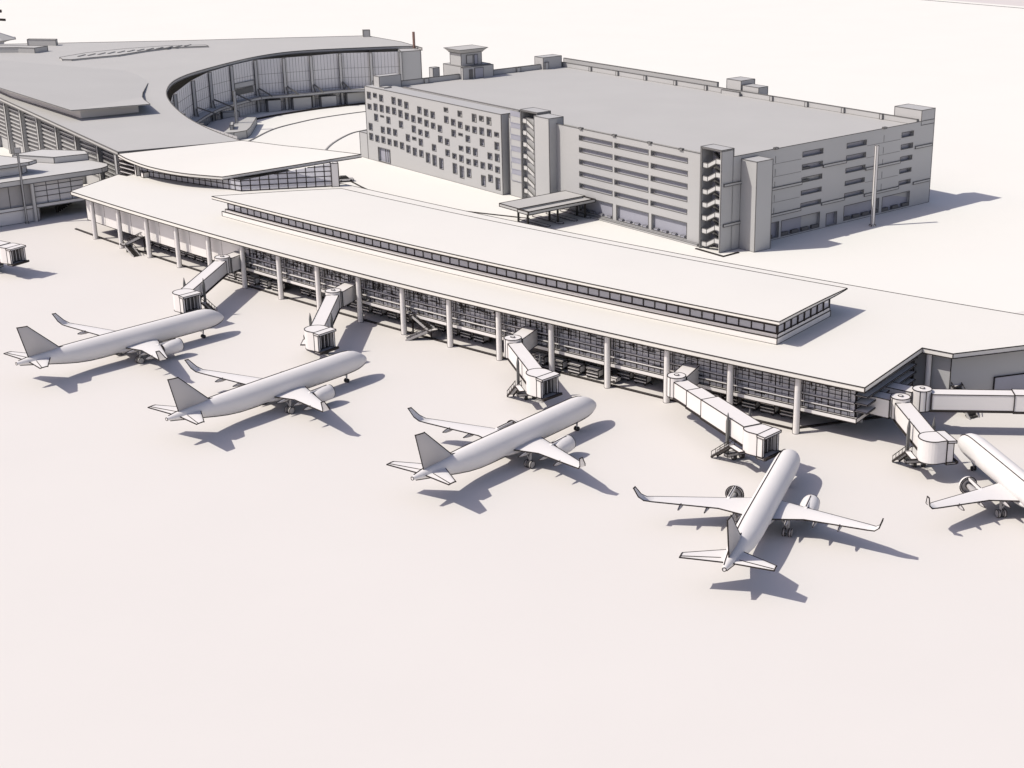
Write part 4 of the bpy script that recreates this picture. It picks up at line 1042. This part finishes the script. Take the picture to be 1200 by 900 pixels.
        wing_surface(mb, [((38.3, Y(.7), 4.75), (42.4, Y(.7), 4.8), (0, 0, 1), .09), ((42.0, Y(6.36), 5.15), (43.5, Y(6.36), 5.18), (0, 0, 1), .09)])
        mb.line((41.4, Y(1.3), 4.95), (43.1, Y(6.2), 5.25), .1)
        mb.build('tailplane', M, t)
        # main gear
        g = MB(.1, ink=False); g.bar((22.0, Y(3.8), .6), (21.8, Y(3.9), 3.0), .34, 0); g.bar((22.0, Y(3.8), 1.4), (22.2, Y(2.6), 2.9), .18, 0); g.bar((22.1, Y(3.2), .62), (22.1, Y(4.4), .62), .22, 0)
        gg = g.build('main_gear', [MID, INK], t)
        for v in (3.36, 4.26):
            mb = MB(.1); mb.lathe([(-.23, .5), (-.18, .6), (.18, .6), (.23, .5)], (22.1, Y(v), .6), (0, 1, 0), n=18, rings=(1, 2)); mb.build('wheel', [MID, INK], gg)
    # fin
    mb = MB(.17)
    wing_surface(mb, [((34.2, 0, 5.65), (36.2, 0, 5.6), (0, 1, 0), .03), ((36.0, 0, 6.0), (42.1, 0, 5.3), (0, 1, 0), .085), ((41.6, 0, 11.35), (43.55, 0, 11.5), (0, 1, 0), .08)])
    mb.build('tail_fin', [SKIN2, INK], t)
    g = MB(.1, ink=False); g.bar((5.07, 0, .4), (4.9, 0, 2.1), .24, 0); g.bar((5.07, -.3, .4), (5.07, .3, .4), .16, 0); g.bar((5.07, 0, 1.2), (6.2, 0, 2.0), .12, 0)
    gg = g.build('nose_gear', [MID, INK], t)
    for v in (-.27, .27):
        mb = MB(.1, ink=False); mb.lathe([(-.13, .3), (-.1, .39), (.1, .39), (.13, .3)], (5.07, v, .39), (0, 1, 0), n=16); mb.build('wheel', [TYRE, INK], gg)
    return t
jet = make_airliner()
POSES = [(-80.632, 291.383, 4.005, 'white twin engine airliner farthest left, parked nose towards the first jet bridge'),
         (-47.462, 265.223, 4.063, 'white twin engine airliner second from the left, below the second jet bridge'),
         (-4.307, 241.129, 4.073, 'white twin engine airliner in the middle of the row, under the middle jet bridge'),
         (27.22, 218.113, 4.402, 'white twin engine airliner nearest the viewer, seen from behind with both wings spread'),
         (55.067, 224.775, 4.943, 'white twin engine airliner cut off by the right edge of the picture')]
for i, (x, y, h, lab) in enumerate(POSES):
    o = jet if i == 0 else copy_tree(jet)
    o.location = (x, y, 0); o.rotation_euler = (0, 0, h)
    tag(o, lab, 'airplane', 'airliners parked at the gates')

# ------------------------------------------------------------------ light, sky, camera
SUN_EL, SUN_AZ = R(49.5), R(194)        # direction towards the sun: azimuth from +X, counter-clockwise
w = bpy.data.worlds.new('World'); scene.world = w; w.use_nodes = True
nt = w.node_tree; bg = nt.nodes['Background']
sky = nt.nodes.new('ShaderNodeTexSky'); sky.sky_type = 'NISHITA'; sky.sun_disc = False
sky.sun_elevation = SUN_EL; sky.sun_rotation = R(90) - SUN_AZ
sky.air_density = 1.0; sky.dust_density = 1.0; sky.ozone_density = 1.0
warm = nt.nodes.new('ShaderNodeMix'); warm.data_type = 'RGBA'; warm.blend_type = 'MULTIPLY'
warm.inputs['Factor'].default_value = 1.0; warm.inputs[7].default_value = (2.04, 1.58, 1.44, 1)     # hazy, whiter sky
nt.links.new(sky.outputs[0], warm.inputs[6]); nt.links.new(warm.outputs[2], bg.inputs['Color']); bg.inputs['Strength'].default_value = 0.08
sl = bpy.data.lights.new('sun', 'SUN'); sl.energy = 3.52; sl.angle = R(0.5); sl.color = (1.0, 0.95, 0.86)
so = bpy.data.objects.new('sun', sl); COL.objects.link(so)
dv = Vector((math.cos(SUN_EL) * math.cos(SUN_AZ), math.cos(SUN_EL) * math.sin(SUN_AZ), math.sin(SUN_EL)))
so.rotation_euler = dv.to_track_quat('Z', 'Y').to_euler(); so.location = (0, 0, 300)

cam = bpy.data.cameras.new('camera'); co = bpy.data.objects.new('camera', cam); COL.objects.link(co)
co.location = (0, 0, 94.18); co.rotation_euler = (R(90 - 19.8906), 0, 0)
cam.sensor_width = 36; cam.lens = 1758.42 / 1200 * 36; cam.shift_x = (600 - 726.45) / 1200
cam.clip_start = 1; cam.clip_end = 12000
scene.camera = co
scene.view_settings.view_transform = 'Standard'; scene.view_settings.look = 'None'
scene.view_settings.exposure = 0.0; scene.view_settings.gamma = 1.0
scene.view_settings.use_curve_mapping = False
scene.cycles.max_bounces = 6; scene.cycles.diffuse_bounces = 1; scene.cycles.transparent_max_bounces = 16
scene.cycles.use_denoising = True
